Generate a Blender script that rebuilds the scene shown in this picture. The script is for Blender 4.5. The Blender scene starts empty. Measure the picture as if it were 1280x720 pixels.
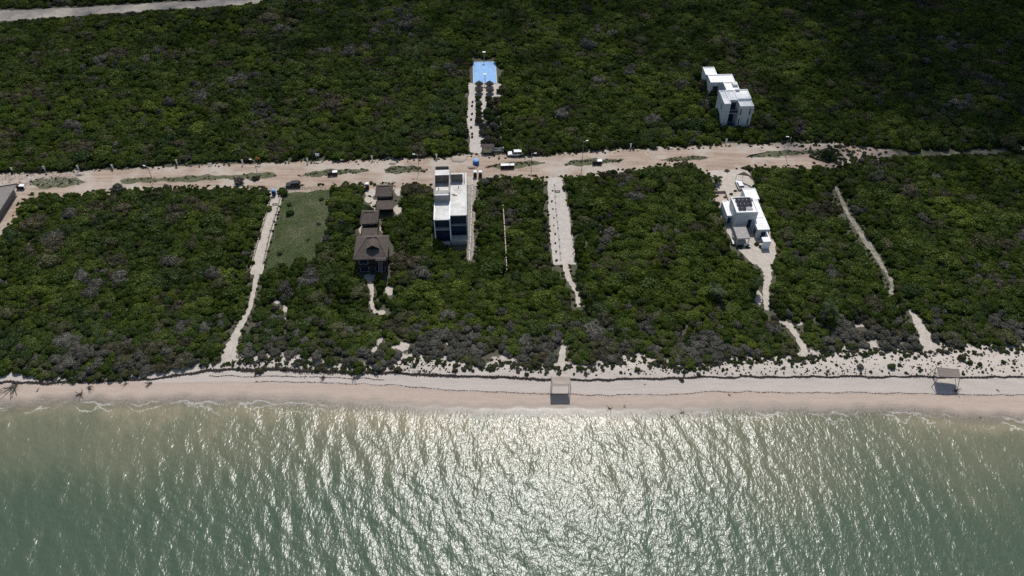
import bpy, math, random
import numpy as np
DENOISE = False
R = math.radians
rng = np.random.default_rng(7); random.seed(7)
scene = bpy.context.scene
col = scene.collection
CAMZ = 160.0; K = 2 ** -.5; LAND = 1.5

# ------------------------------------------------------------------ survey: photo point <-> real place
def ray(u, v, z):
    a = (v - 360) / 1000; b = (u - 640) / 1000
    t = (CAMZ - z) / (K * (1 + a)); return b * t, K * (1 - a) * t
def proj(x, y, z):
    d = K * (y + CAMZ - z); up = K * (y + z - CAMZ)
    return 640 + 1000 * x / d, 360 - 1000 * up / d
SH = [(-80, 506), (0, 503), (30, 504), (60, 500), (100, 497), (140, 501), (200, 499), (260, 498), (320, 499), (380, 500), (440, 503), (500, 507), (560, 511), (640, 512),
      (700, 511), (760, 513), (820, 513), (880, 511), (940, 509), (1000, 511), (1060, 512), (1120, 510), (1180, 516), (1230, 520), (1280, 521), (1360, 522)]
_sx = np.array([ray(u, v, 0)[0] for u, v in SH]); _sy = np.array([ray(u, v, 0)[1] for u, v in SH])
def shore(x):
    x = np.asarray(x, float)
    return np.interp(x, _sx, _sy) + .28 * np.sin(x * .9) + .2 * np.sin(x * .37 + 1)
def smooth(t): t = np.clip(t, 0, 1); return t * t * (3 - 2 * t)
def height(x, y):
    s = y - shore(x)
    z = np.where(s < 0, .055 * s, 1.05 * smooth(s / 13) + .45 * smooth((s - 6) / 7))
    return z + np.where((s > 7) & (s < 30), .12 * np.sin(x * .55 + 2 * np.sin(y * .4)) * np.sin(y * .6 + x * .13) * smooth((s - 7) / 3) * (1 - smooth((s - 20) / 10)), 0)
def G(u, v, dz=0):
    z = LAND
    for _ in range(6):
        x, y = ray(u, v, z + dz); z = float(height(x, y))
    return x, y, z

# ------------------------------------------------------------------ materials
def mat(name, c, rough=.8, c2=None, scale=1.0, bump=0, bscale=4, detail=4, metal=0, spec=.3, mix=None, coord='POS', alpha=None, trans=0, sub=None):
    m = bpy.data.materials.new(name); m.use_nodes = True
    nt = m.node_tree; N = nt.nodes; L = nt.links; p = N['Principled BSDF']
    p.inputs['Base Color'].default_value = (*c, 1); p.inputs['Roughness'].default_value = rough
    p.inputs['Metallic'].default_value = metal; p.inputs['Specular IOR Level'].default_value = spec
    if coord == 'POS':
        g = N.new('ShaderNodeNewGeometry'); vec = g.outputs['Position']
    else:
        g = N.new('ShaderNodeTexCoord'); vec = g.outputs['Object']
    if c2 is not None:
        n = N.new('ShaderNodeTexNoise'); n.inputs['Scale'].default_value = scale; n.inputs['Detail'].default_value = detail
        n.inputs['Roughness'].default_value = .65
        r = N.new('ShaderNodeValToRGB'); lo, hi = mix or (.35, .65)
        r.color_ramp.elements[0].position = lo; r.color_ramp.elements[1].position = hi
        r.color_ramp.elements[0].color = (*c, 1); r.color_ramp.elements[1].color = (*c2, 1)
        L.new(vec, n.inputs['Vector']); L.new(n.outputs['Fac'], r.inputs['Fac'])
        out = r.outputs['Color']
        if sub is not None:     # a second, finer speckle
            n2 = N.new('ShaderNodeTexNoise'); n2.inputs['Scale'].default_value = sub[0]; n2.inputs['Detail'].default_value = 3
            L.new(vec, n2.inputs['Vector'])
            r2 = N.new('ShaderNodeMapRange'); r2.inputs[1].default_value = .3; r2.inputs[2].default_value = .7
            r2.inputs[3].default_value = 1 - sub[1]; r2.inputs[4].default_value = 1 + sub[1]
            L.new(n2.outputs['Fac'], r2.inputs[0])
            mm = N.new('ShaderNodeVectorMath'); mm.operation = 'SCALE'
            L.new(out, mm.inputs[0]); L.new(r2.outputs[0], mm.inputs['Scale']); out = mm.outputs[0]
        L.new(out, p.inputs['Base Color'])
    if bump:
        n = N.new('ShaderNodeTexNoise'); n.inputs['Scale'].default_value = bscale; n.inputs['Detail'].default_value = 5
        b = N.new('ShaderNodeBump'); b.inputs['Strength'].default_value = 1; b.inputs['Distance'].default_value = bump
        L.new(vec, n.inputs['Vector']); L.new(n.outputs['Fac'], b.inputs['Height']); L.new(b.outputs['Normal'], p.inputs['Normal'])
    return m
def leaf_mat(name, a, b, tr=.34):
    m = bpy.data.materials.new(name); m.use_nodes = True
    nt = m.node_tree; N = nt.nodes; L = nt.links; N.remove(N['Principled BSDF'])
    g = N.new('ShaderNodeNewGeometry')
    n = N.new('ShaderNodeTexNoise'); n.inputs['Scale'].default_value = .07; n.inputs['Detail'].default_value = 6; n.inputs['Roughness'].default_value = .75
    L.new(g.outputs['Position'], n.inputs['Vector'])
    oi = N.new('ShaderNodeObjectInfo')
    add = N.new('ShaderNodeMath'); add.operation = 'MULTIPLY_ADD'; add.inputs[1].default_value = .72; L.new(oi.outputs['Random'], add.inputs[0])
    s = N.new('ShaderNodeMath'); s.operation = 'SUBTRACT'; s.inputs[1].default_value = .36; L.new(n.outputs['Fac'], s.inputs[0]); L.new(s.outputs[0], add.inputs[2])
    r = N.new('ShaderNodeValToRGB'); r.color_ramp.elements[0].position = .3; r.color_ramp.elements[1].position = .72
    r.color_ramp.elements[0].color = (*a, 1); r.color_ramp.elements[1].color = (*b, 1); L.new(add.outputs[0], r.inputs['Fac'])
    # single leaves differ a little
    wn = N.new('ShaderNodeMapRange'); L.new(g.outputs['Random Per Island'], wn.inputs[0]); wn.inputs[3].default_value = .6; wn.inputs[4].default_value = 1.45
    vm = N.new('ShaderNodeVectorMath'); vm.operation = 'SCALE'; L.new(r.outputs['Color'], vm.inputs[0]); L.new(wn.outputs[0], vm.inputs['Scale'])
    d = N.new('ShaderNodeBsdfDiffuse'); t = N.new('ShaderNodeBsdfTranslucent'); mx = N.new('ShaderNodeMixShader'); mx.inputs[0].default_value = tr
    L.new(vm.outputs[0], d.inputs['Color']); L.new(vm.outputs[0], t.inputs['Color'])
    L.new(d.outputs[0], mx.inputs[1]); L.new(t.outputs[0], mx.inputs[2])
    gl = N.new('ShaderNodeBsdfGlossy'); gl.inputs['Roughness'].default_value = .5; m2 = N.new('ShaderNodeMixShader'); m2.inputs[0].default_value = .012
    L.new(mx.outputs[0], m2.inputs[1]); L.new(gl.outputs[0], m2.inputs[2]); L.new(m2.outputs[0], N['Material Output'].inputs['Surface'])
    return m
M = {}
M['leaf'] = leaf_mat('leaf_green', (.042, .068, .009), (.078, .110, .015))
M['leaf_bright'] = leaf_mat('leaf_bright', (.058, .090, .009), (.110, .145, .018))
M['leaf_dark'] = leaf_mat('leaf_dark', (.032, .056, .014), (.056, .082, .020))
M['leaf_olive'] = leaf_mat('leaf_olive', (.066, .074, .028), (.104, .108, .044))
M['twig_grey'] = leaf_mat('twig_grey', (.078, .075, .060), (.126, .120, .096), .10)
M['twig_brown'] = leaf_mat('twig_brown', (.058, .054, .030), (.094, .082, .048), .08)
M['palm'] = leaf_mat('palm_leaf', (.035, .055, .022), (.070, .095, .035))
M['bark'] = mat('bark', (.09, .075, .06), c2=(.16, .14, .12), scale=6)
M['deadwood'] = mat('deadwood', (.06, .048, .042), c2=(.12, .10, .09), scale=6)
M['palewood'] = mat('palewood', (.24, .195, .165), c2=(.33, .28, .24), scale=5)
M['path'] = mat('path_sand', (.37, .32, .265), c2=(.45, .40, .34), scale=.7, sub=(3.0, .14), bump=.05, bscale=3)
M['concrete_path'] = mat('path_pale', (.36, .32, .28), c2=(.45, .405, .36), scale=.9, sub=(4.0, .15), bump=.03, bscale=3)
M['white'] = mat('white_paint', (.82, .82, .82), .6, c2=(.74, .74, .73), scale=.6, mix=(.45, .8))
M['wall'] = mat('wall_white', (.58, .57, .55), .8, c2=(.46, .45, .44), scale=.7, mix=(.4, .75))
M['concrete'] = mat('concrete', (.27, .255, .235), .9, c2=(.36, .34, .315), scale=1.2, sub=(5, .1))
M['roofwhite'] = mat('roof_coat', (.78, .77, .75), .7, c2=(.66, .64, .60), scale=.35, sub=(1.6, .10), mix=(.42, .7))
M['slabroof'] = mat('slab_roof', (.60, .58, .55), .8, c2=(.44, .42, .39), scale=.3, sub=(1.4, .14), mix=(.42, .66), detail=7)
M['block'] = mat('block_wall', (.17, .145, .125), .95, c2=(.22, .19, .165), scale=3, sub=(6, .12))
M['glass'] = mat('dark_glass', (.016, .028, .060), .08, spec=.6)
M['inner_shade'] = mat('opening_shade', (.012, .012, .014), .9)  # near-black colour for the shade inside an opening
M['thatch'] = mat('thatch', (.075, .058, .048), .95, c2=(.115, .092, .078), scale=1.4, sub=(9, .3), bump=.06, bscale=9)
M['thatch_grey'] = mat('thatch_grey', (.25, .22, .20), .95, c2=(.34, .305, .28), scale=1.2, sub=(9, .25), bump=.06, bscale=9)
M['darkwood'] = mat('dark_wood', (.030, .022, .019), .8, c2=(.055, .040, .034), scale=3)
M['blue'] = mat('court_blue', (.18, .34, .58), .75, c2=(.24, .41, .63), scale=.5, sub=(2.0, .07))
M['bluetank'] = mat('tank_blue', (.03, .14, .42), .45)
M['red'] = mat('red_plastic', (.16, .015, .012), .5)
M['black'] = mat('rubber', (.012, .012, .012), .7)
M['steel'] = mat('steel', (.30, .30, .30), .5, metal=.3)
M['carwhite'] = mat('car_white', (.75, .75, .75), .25, spec=.6)
M['cardark'] = mat('car_dark', (.018, .020, .023), .25, spec=.6)
M['carglass'] = mat('car_glass', (.015, .017, .02), .06, spec=.8)
M['lamp'] = mat('headlight', (.6, .6, .6), .2)
M['panel'] = mat('solar_cell', (.006, .008, .018), .3, spec=.15)
M['fabric'] = mat('shade_cloth', (.31, .26, .215), .9, c2=(.36, .305, .26), scale=3)
M['paving'] = mat('paving', (.36, .285, .23), .9, c2=(.43, .35, .29), scale=1.5)
M['grassblade'] = leaf_mat('grass_blade', (.038, .056, .015), (.070, .088, .028))
M['seaweed'] = mat('seaweed', (.028, .022, .018), .8, c2=(.06, .046, .038), scale=4)
M['rock'] = mat('rock', (.34, .30, .26), .9, c2=(.22, .19, .17), scale=2)
M['orange'] = mat('orange', (.55, .16, .03), .6)
M['water_pool'] = mat('pool_tile', (.02, .06, .16), .1, spec=.6)

# ------------------------------------------------------------------ object helpers
def link(o, parent=None):
    col.objects.link(o)
    if parent is not None: o.parent = parent
    return o
def tag(o, label=None, cat=None, group=None, kind=None):
    if label: o['label'] = label
    if cat: o['category'] = cat
    if group: o['group'] = group
    if kind: o['kind'] = kind
    return o
def empty(name, loc, rz=0, label=None, cat=None, group=None):
    o = bpy.data.objects.new(name, None); o.empty_display_size = .3
    o.location = loc; o.rotation_euler = (0, 0, rz); link(o); return tag(o, label, cat, group)
def copy_tree(o, parent=None):
    c = o.copy(); link(c, parent)
    for ch in o.children: copy_tree(ch, c)
    return c
class MB:
    def __init__(s): s.v = []; s.f = []
    def add(s, v, f):
        b = len(s.v); s.v += [tuple(p) for p in v]; s.f += [tuple(b + i for i in q) for q in f]; return s
    def box(s, x0, x1, y0, y1, z0, z1):
        return s.add([(x0, y0, z0), (x1, y0, z0), (x1, y1, z0), (x0, y1, z0), (x0, y0, z1), (x1, y0, z1), (x1, y1, z1), (x0, y1, z1)],
                     [(3, 2, 1, 0), (4, 5, 6, 7), (0, 1, 5, 4), (1, 2, 6, 5), (2, 3, 7, 6), (3, 0, 4, 7)])
    def prism(s, poly, z0, z1):     # poly counter-clockwise in plan
        n = len(poly)
        return s.add([(x, y, z0) for x, y in poly] + [(x, y, z1) for x, y in poly],
                     [tuple(range(n))[::-1], tuple(range(n, 2 * n))] + [(i, (i + 1) % n, n + (i + 1) % n, n + i) for i in range(n)])
    def tube(s, p, q, r0, r1=None, n=7, cap=True):
        r1 = r0 if r1 is None else r1
        p = np.array(p, float); q = np.array(q, float); d = q - p; d /= (np.linalg.norm(d) + 1e-9)
        a = np.cross(d, (0, 0, 1) if abs(d[2]) < .9 else (1, 0, 0)); a /= np.linalg.norm(a); b = np.cross(d, a)
        vs = [p + r0 * (math.cos(2 * math.pi * i / n) * a + math.sin(2 * math.pi * i / n) * b) for i in range(n)] + \
             [q + r1 * (math.cos(2 * math.pi * i / n) * a + math.sin(2 * math.pi * i / n) * b) for i in range(n)]
        f = [(i, n + i, n + (i + 1) % n, (i + 1) % n) for i in range(n)]
        if cap: f += [tuple(range(n)), tuple(range(n, 2 * n))[::-1]]
        return s.add(vs, f)
    def lathe(s, prof, cx=0, cy=0, n=12, jit=0):
        vs = []
        for r, z in prof:
            for i in range(n):
                rr = r * (1 + jit * random.uniform(-1, 1)); a = 2 * math.pi * i / n
                vs.append((cx + rr * math.cos(a), cy + rr * math.sin(a), z))
        f = [(k * n + i, k * n + (i + 1) % n, (k + 1) * n + (i + 1) % n, (k + 1) * n + i) for k in range(len(prof) - 1) for i in range(n)]
        f += [tuple(range(n))[::-1], tuple(range((len(prof) - 1) * n, len(prof) * n))]
        return s.add(vs, f)
    def build(s, name, m, parent=None, smooth=False, bevel=0):
        me = bpy.data.meshes.new(name); me.from_pydata(s.v, [], s.f); me.update()
        o = bpy.data.objects.new(name, me)
        for k in (m if isinstance(m, (list, tuple)) else [m]): me.materials.append(k)
        if smooth: me.shade_smooth()
        link(o, parent)
        if bevel:
            b = o.modifiers.new('bevel', 'BEVEL'); b.width = bevel; b.segments = 2; b.limit_method = 'ANGLE'
        return o
def np_mesh(name, V, F, m):
    me = bpy.data.meshes.new(name); nv = len(V); nf = len(F); k = F.shape[1]
    me.vertices.add(nv); me.vertices.foreach_set('co', np.asarray(V, np.float32).ravel())
    me.loops.add(nf * k); me.loops.foreach_set('vertex_index', F.astype(np.int32).ravel())
    me.polygons.add(nf); me.polygons.foreach_set('loop_start', np.arange(0, nf * k, k, dtype=np.int32))
    me.materials.append(m); me.update(calc_edges=True); me.validate(); return me
ANG = R(2.6); CA, SA = math.cos(ANG), math.sin(ANG)
def lot(ox, oy, x, y):  # local lot frame -> world
    return ox + x * CA - y * SA, oy + x * SA + y * CA

# ------------------------------------------------------------------ clearings, read in the photo
ROAD = [(-60, 216), (0, 217), (60, 216), (100, 213), (150, 211), (240, 207), (320, 204), (400, 202), (440, 202), (480, 200), (560, 197), (590, 194), (640, 196), (680, 196), (700, 192), (770, 189),
        (860, 185), (925, 180), (945, 181), (1000, 180), (1045, 180), (1068, 184), (1092, 190), (1068, 199), (1045, 205), (1000, 206), (940, 205), (905, 214), (880, 212), (866, 201), (830, 203), (800, 209), (760, 212), (715, 218),
        (685, 220), (660, 218), (625, 217), (600, 222), (540, 228), (480, 227), (440, 226), (410, 228), (345, 233), (300, 231), (240, 230), (180, 233), (120, 236), (80, 241), (40, 240), (26, 248), (14, 262), (0, 280), (-60, 300)]
ROAD_GROUND = [(-60, 216), (0, 216), (60, 215), (100, 213), (150, 211), (240, 207), (320, 204), (400, 201), (440, 200), (480, 199), (560, 196), (590, 193), (640, 194), (680, 194), (700, 191), (770, 187),
        (860, 183), (925, 179), (945, 180), (1000, 179), (1040, 178.5), (1075, 181), (1112, 188), (1122, 193), (1085, 202), (1050, 210), (1000, 212), (950, 212), (914, 222), (880, 222), (866, 212), (830, 213), (800, 219), (760, 222), (715, 226),
        (685, 227), (660, 228), (625, 228), (600, 232), (540, 237), (480, 238), (440, 238), (410, 238), (345, 241), (300, 241), (240, 241), (180, 243), (120, 247), (80, 252), (50, 256), (34, 268), (20, 290), (-60, 310)]
FAR_ROAD = [(-60, 15), (0, 13.5), (100, 9.5), (200, 3.5), (290, -1.5), (330, -6), (330, -1), (290, 4.5), (200, 9.5), (100, 17), (0, 24), (-60, 26)]
LOT_GRASS = [(360, 233), (413, 232), (412, 262), (404, 296), (397, 338), (372, 342), (328, 346), (338, 300), (352, 262)]
COURT_LOT = [(589, 76), (624, 76), (626, 190), (600, 192), (588, 190), (584, 150)]
SIDE_YARD = [(584, 222), (596, 222), (594, 262), (592, 318), (585, 330), (583, 300)]
HOUSE_YARD = [(886, 214), (912, 212), (935, 213), (941, 228), (947, 250), (960, 284), (970, 302), (968, 330), (941, 330), (924, 314), (908, 290), (901, 264), (897, 240)]
PATHS = {   # name: list of (u, v, half width in px)
 'left_lot': [(347, 237, 8), (341, 262, 8), (333, 290, 8), (325, 318, 8), (320, 343, 8)],
 'left_trail': [(321, 343, 3), (318, 360, 2.8), (312, 385, 2.8), (299, 410, 4), (291, 428, 6), (285, 445, 10), (284, 463, 14)],
 'hut_trail': [(459, 343, 4), (465, 362, 2.6), (464, 378, 2.4), (469, 391, 3), (481, 392, 2)],
 'drive': [(693, 222, 9), (697, 250, 12), (701, 290, 14), (706, 331, 15)],
 'mid_trail': [(706, 330, 4), (712, 350, 3.4), (722, 366, 3), (723, 384, 3)],
 'shelter_trail': [(706, 423, 2.6), (704, 438, 3.4), (701, 455, 5), (700, 466, 8)],
 'house_trail': [(950, 318, 13), (956, 330, 9), (960, 345, 5), (957, 365, 4), (959, 388, 3)],
 'house_beach_trail': [(973, 399, 2.5), (988, 408, 4.5), (999, 424, 4), (1006, 436, 4), (1005, 450, 5)],
 'diagonal': [(1044, 232, 2), (1060, 268, 2.6), (1078, 294, 4.5), (1092, 315, 4), (1108, 341, 2), (1115, 352, 2.5), (1114, 368, 3)],
 'right_trail': [(1137, 386, 2.5), (1147, 402, 5), (1158, 423, 8), (1170, 442, 14)],
}
PATCHES = [(473, 421, 5, 9), (466, 436, 5, 4), (484, 426, 3, 2.5), (490, 434, 4, 3), (503, 433, 9, 5), (346, 377, 4, 3), (357, 386, 3, 4), (355, 402, 3, 5), (487, 363, 5, 6), (478, 390, 4, 2),
           (515, 452, 16, 7), (545, 458, 14, 8), (330, 453, 18, 6), (370, 455, 22, 6), (395, 457, 12, 4), (622, 450, 14, 8), (640, 458, 18, 5), (797, 452, 15, 9), (1000, 405, 3, 2), (1073, 407, 7, 2), (1090, 432, 6, 8),
           (1060, 445, 18, 6), (58, 462, 6, 3), (92, 449, 3, 2), (560, 430, 2, 1.5), (1090, 370, 4, 5), (948, 372, 4, 8), (0, 458, 3, 2), (1052, 355, 5, 3)]
EDGE = [(-60, 470), (0, 471), (30, 473), (60, 476), (100, 478), (145, 479), (165, 474), (200, 467), (215, 464), (265, 460), (300, 452), (330, 450), (360, 448), (400, 456), (420, 459), (450, 461), (485, 461), (497, 452), (520, 446),
        (550, 450), (580, 458), (612, 460), (625, 452), (650, 456), (670, 461), (695, 460), (715, 459), (738, 460), (770, 453), (800, 444), (815, 452), (850, 461), (870, 461), (900, 453), (950, 450), (1000, 449), (1030, 444),
        (1060, 440), (1085, 439), (1100, 437), (1150, 440), (1165, 440), (1180, 434), (1210, 438), (1240, 434), (1280, 436), (1340, 436)]
_eu = np.array([e[0] for e in EDGE], float); _ev = np.array([e[1] for e in EDGE], float)
def strip_poly(pts):
    l, r = [], []
    for u, v, w in pts: l.append((u - w, v)); r.append((u + w, v))
    return l + r[::-1]
def ell(u, v, a, b, n=12): return [(u + a * math.cos(t * 2 * math.pi / n), v + b * math.sin(t * 2 * math.pi / n)) for t in range(n)]
LOT_CLEAR = [(362, 234), (411, 233), (408, 246), (411, 262), (404, 276), (405, 290), (398, 303), (396, 318), (385, 323), (374, 318), (362, 330), (350, 322), (343, 334), (331, 340), (338, 300), (352, 262)]
VISIBLE = [ROAD, FAR_ROAD, LOT_CLEAR, COURT_LOT, SIDE_YARD, HOUSE_YARD] + [strip_poly([(u, v, w if w > 7 else w * 1.15 + 1.6) for u, v, w in p]) for p in PATHS.values()] + [ell(p[0], p[1] + 1, p[2] * 1.35 + 1, p[3] * 1.3 + 1.5) for p in PATCHES]
VISIBLE += [[(1060, 183), (1200, 187.5), (1290, 182), (1290, 188), (1200, 192.5), (1100, 197)]]
FACES = [[(899, 114), (933, 112), (943, 131), (937, 151), (905, 154), (902, 140)], [(880, 86), (892, 86), (915, 94), (925, 110), (912, 112), (890, 104)], [(541, 207), (585, 207), (586, 312), (566, 312), (566, 300), (542, 300)],
         [(468, 230), (492, 230), (494, 266), (474, 268), (474, 292), (488, 292), (489, 334), (448, 336), (446, 292), (451, 262), (470, 262)], [(-60, 230), (14, 250), (16, 268), (0, 292), (-60, 330)],
         [(904, 236), (946, 234), (963, 288), (962, 312), (915, 305)], [(628.5, 260), (630.5, 260), (634.5, 340), (632, 340)], [(588, 226), (590, 226), (590, 330), (586, 330)],
         [(340, 232), (350, 232), (350, 250), (340, 250)], [(456, 226), (463, 226), (463, 238), (456, 238)], [(590, 210), (604, 210), (604, 222), (590, 222)]]
def inside(poly, u, v):
    poly = np.asarray(poly, float); x1, y1 = poly[:, 0], poly[:, 1]; x2, y2 = np.roll(x1, -1), np.roll(y1, -1)
    r = np.zeros(np.shape(u), bool)
    for a, b, c_, d in zip(x1, y1, x2, y2):
        if b == d: continue
        k = ((b > v) != (d > v)) & (u < (c_ - a) * (v - b) / (d - b) + a); r ^= k
    return r
FOOT = []   # world rectangles (ox, oy, x0, x1, y0, y1) with lot axes
def in_foot(x, y, m=1.0):
    r = np.zeros(np.shape(x), bool)
    for ox, oy, x0, x1, y0, y1 in FOOT:
        lx = (x - ox) * CA + (y - oy) * SA; ly = -(x - ox) * SA + (y - oy) * CA
        r |= (lx > x0 - m) & (lx < x1 + m) & (ly > y0 - m) & (ly < y1 + m)
    return r

# ------------------------------------------------------------------ ground, beach, water
def grid_mesh(name, xs, ss, m, zfun, attrs=()):
    X, S = np.meshgrid(xs, ss); Y = shore(X) + S if not name.startswith('sea') else S
    Z = zfun(X, Y); ny, nx = X.shape
    V = np.stack([X, Y, Z], -1).reshape(-1, 3)
    i = np.arange((ny - 1) * (nx - 1)); a = i // (nx - 1) * nx + i % (nx - 1)
    F = np.stack([a, a + 1, a + nx + 1, a + nx], -1)
    me = np_mesh(name, V, F, m); me.shade_smooth()
    for an, fn in attrs:
        at = me.attributes.new(an, 'FLOAT', 'POINT'); at.data.foreach_set('value', fn(X, Y).astype(np.float32).ravel())
    return me
def nodes_of(name):
    m = bpy.data.materials.new(name); m.use_nodes = True; return m, m.node_tree.nodes, m.node_tree.links
def attr_node(N, name):
    a = N.new('ShaderNodeAttribute'); a.attribute_name = name; return a.outputs['Fac']
def noise_node(N, L, vec, scale, detail=4, rough=.6):
    n = N.new('ShaderNodeTexNoise'); n.inputs['Scale'].default_value = scale; n.inputs['Detail'].default_value = detail; n.inputs['Roughness'].default_value = rough
    L.new(vec, n.inputs['Vector']); return n.outputs['Fac']
def mr(N, L, x, a, b, c_, d, smooth=False):
    n = N.new('ShaderNodeMapRange'); n.inputs[1].default_value = a; n.inputs[2].default_value = b; n.inputs[3].default_value = c_; n.inputs[4].default_value = d
    if smooth: n.interpolation_type = 'SMOOTHSTEP'
    L.new(x, n.inputs[0]); return n.outputs[0]
def mth(N, L, op, a, b=None):
    n = N.new('ShaderNodeMath'); n.operation = op
    for i, k in enumerate((a, b)):
        if k is None: continue
        if isinstance(k, (int, float)): n.inputs[i].default_value = k
        else: L.new(k, n.inputs[i])
    return n.outputs[0]
def mixc(N, L, f, a, b):
    n = N.new('ShaderNodeMix'); n.data_type = 'RGBA'; L.new(f, n.inputs[0]) if not isinstance(f, (int, float)) else setattr(n.inputs[0], 'default_value', f)
    for i, k in ((6, a), (7, b)):
        if isinstance(k, tuple): n.inputs[i].default_value = (*k, 1)
        else: L.new(k, n.inputs[i])
    return n.outputs[2]
# sand: damp near the sea, dry above the tide line, litter under the bushes
msand, N, L = nodes_of('beach_sand'); p = N['Principled BSDF']
geo = N.new('ShaderNodeNewGeometry').outputs['Position']; s = attr_node(N, 's'); nz = noise_node(N, L, geo, .25, 5)
s2 = mth(N, L, 'ADD', s, mr(N, L, nz, 0, 1, -.9, .9))
sp = mth(N, L, 'ADD', s, mr(N, L, noise_node(N, L, geo, .12, 4), 0, 1, -.5, .5))
tl = attr_node(N, 'tide')    # distance above the lower tide line
dry = mr(N, L, tl, -.15, .25, 0, 1)
wet = mr(N, L, s2, -.2, 2.6, 0, 1, True)
c0 = mixc(N, L, wet, (.205, .168, .135), (.41, .325, .262))
c1 = mixc(N, L, dry, c0, (.445, .385, .34))
c2 = mixc(N, L, mr(N, L, s, 5.5, 9, 0, 1, True), c1, (.46, .402, .348))
vg = mth(N, L, 'ADD', attr_node(N, 'veg'), mr(N, L, noise_node(N, L, geo, .55, 5, .7), .3, .7, -2.0, 2.0))
c3 = mixc(N, L, mr(N, L, vg, 1.2, 2.4, 0, 1), c2, (.075, .066, .046))
sc = N.new('ShaderNodeVectorMath'); sc.operation = 'SCALE'; L.new(c3, sc.inputs[0])
st = N.new('ShaderNodeMapping'); st.inputs['Scale'].default_value = (.12, 1.6, 1); L.new(geo, st.inputs['Vector'])
v1 = mr(N, L, noise_node(N, L, st.outputs[0], 1.2, 5), .3, .7, .93, 1.06)
v2 = mr(N, L, noise_node(N, L, geo, 2.2, 6, .7), .3, .7, .90, 1.09)
L.new(mth(N, L, 'MULTIPLY', v1, v2), sc.inputs['Scale']); L.new(sc.outputs[0], p.inputs['Base Color'])
L.new(mr(N, L, s2, 0, 2.5, .35, .9), p.inputs['Roughness']); p.inputs['Specular IOR Level'].default_value = .25
b = N.new('ShaderNodeBump'); b.inputs['Distance'].default_value = .06; L.new(noise_node(N, L, geo, 2.6, 6, .65), b.inputs['Height'])
L.new(mr(N, L, s, 3, 8, .1, 1), b.inputs['Strength']); L.new(b.outputs[0], p.inputs['Normal'])
TIDE = [(-60, 486), (0, 480), (150, 479), (320, 477), (360, 478), (440, 480), (500, 483), (560, 488), (640, 491), (700, 492), (760, 494.5), (830, 493.5), (870, 491), (900, 489.5), (940, 490), (1000, 491), (1060, 491), (1130, 491.5), (1190, 493.5), (1280, 494), (1340, 494)]
_t = [G(u, v) for u, v in TIDE]; _tx = np.array([q[0] for q in _t]); _ty = np.array([q[1] for q in _t])
tide = lambda x: np.interp(x, _tx, _ty)
_e = [G(u, v) for u, v in EDGE]; _ex = np.array([q[0] for q in _e]); _ey = np.array([q[1] for q in _e])
vedge = lambda x: np.interp(x, _ex, _ey)
def scarp(X, Y): return np.where(Y > tide(X), .03, -.02) * np.exp(-np.abs(Y - tide(X)) / 1.2)
far = [-3000, -1500, -800, -450, -320]
xs = np.array(far + list(np.arange(-300, 300.01, .7)) + [-k for k in far[::-1]])
ss = np.array([-70, -50, -30, -15, -8, -4] + list(np.arange(-2, 26.01, .35)))
o = bpy.data.objects.new('beach', grid_mesh('beach', xs, ss, msand, lambda X, Y: height(X, Y) + scarp(X, Y), [('s', lambda X, Y: Y - shore(X)), ('veg', lambda X, Y: Y - vedge(X)), ('tide', lambda X, Y: Y - tide(X))]))
tag(link(o), 'pale sand beach between the green sea and the thicket', kind='structure')
SLAST = float(ss[-1])
mground, N, L = nodes_of('forest_floor'); p = N['Principled BSDF']
geo = N.new('ShaderNodeNewGeometry').outputs['Position']; s = attr_node(N, 's'); n1 = noise_node(N, L, geo, .5, 6, .7)
f = mth(N, L, 'ADD', s, mr(N, L, n1, 0, 1, -14, 14))
ca = mixc(N, L, mr(N, L, noise_node(N, L, geo, 1.3, 5), .35, .65, 0, 1), (.080, .070, .048), (.045, .052, .026))
L.new(mixc(N, L, mr(N, L, f, 4, 14, 0, 1), (.30, .26, .21), ca), p.inputs['Base Color']); p.inputs['Roughness'].default_value = .95
ss2 = np.array([SLAST, 27, 28.5, 30, 33, 37, 42, 50, 60, 75, 95, 120, 150, 190, 240, 300, 400, 700, 1500, 3500])
xs2 = xs[::1]
o = bpy.data.objects.new('ground', grid_mesh('ground', xs2, ss2, mground, lambda X, Y: height(X, Y) + scarp(X, Y), [('s', lambda X, Y: Y - shore(X))]))
tag(link(o), 'dark litter-strewn soil under the thicket', kind='structure')

# sea: wave field of many small sines running along the shore, finer ripples in the material
mw, N, L = nodes_of('sea_water'); p = N['Principled BSDF']
geo = N.new('ShaderNodeNewGeometry').outputs['Position']; d = attr_node(N, 'off')
dn = mth(N, L, 'ADD', d, mr(N, L, noise_node(N, L, geo, .040, 5), .25, .75, -11, 11))
cA = mixc(N, L, mr(N, L, dn, 0, 9, 0, 1, True), (.215, .190, .122), (.126, .130, .080))
cB = mixc(N, L, mr(N, L, dn, 6, 33, 0, 1, True), cA, (.058, .085, .053))
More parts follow.
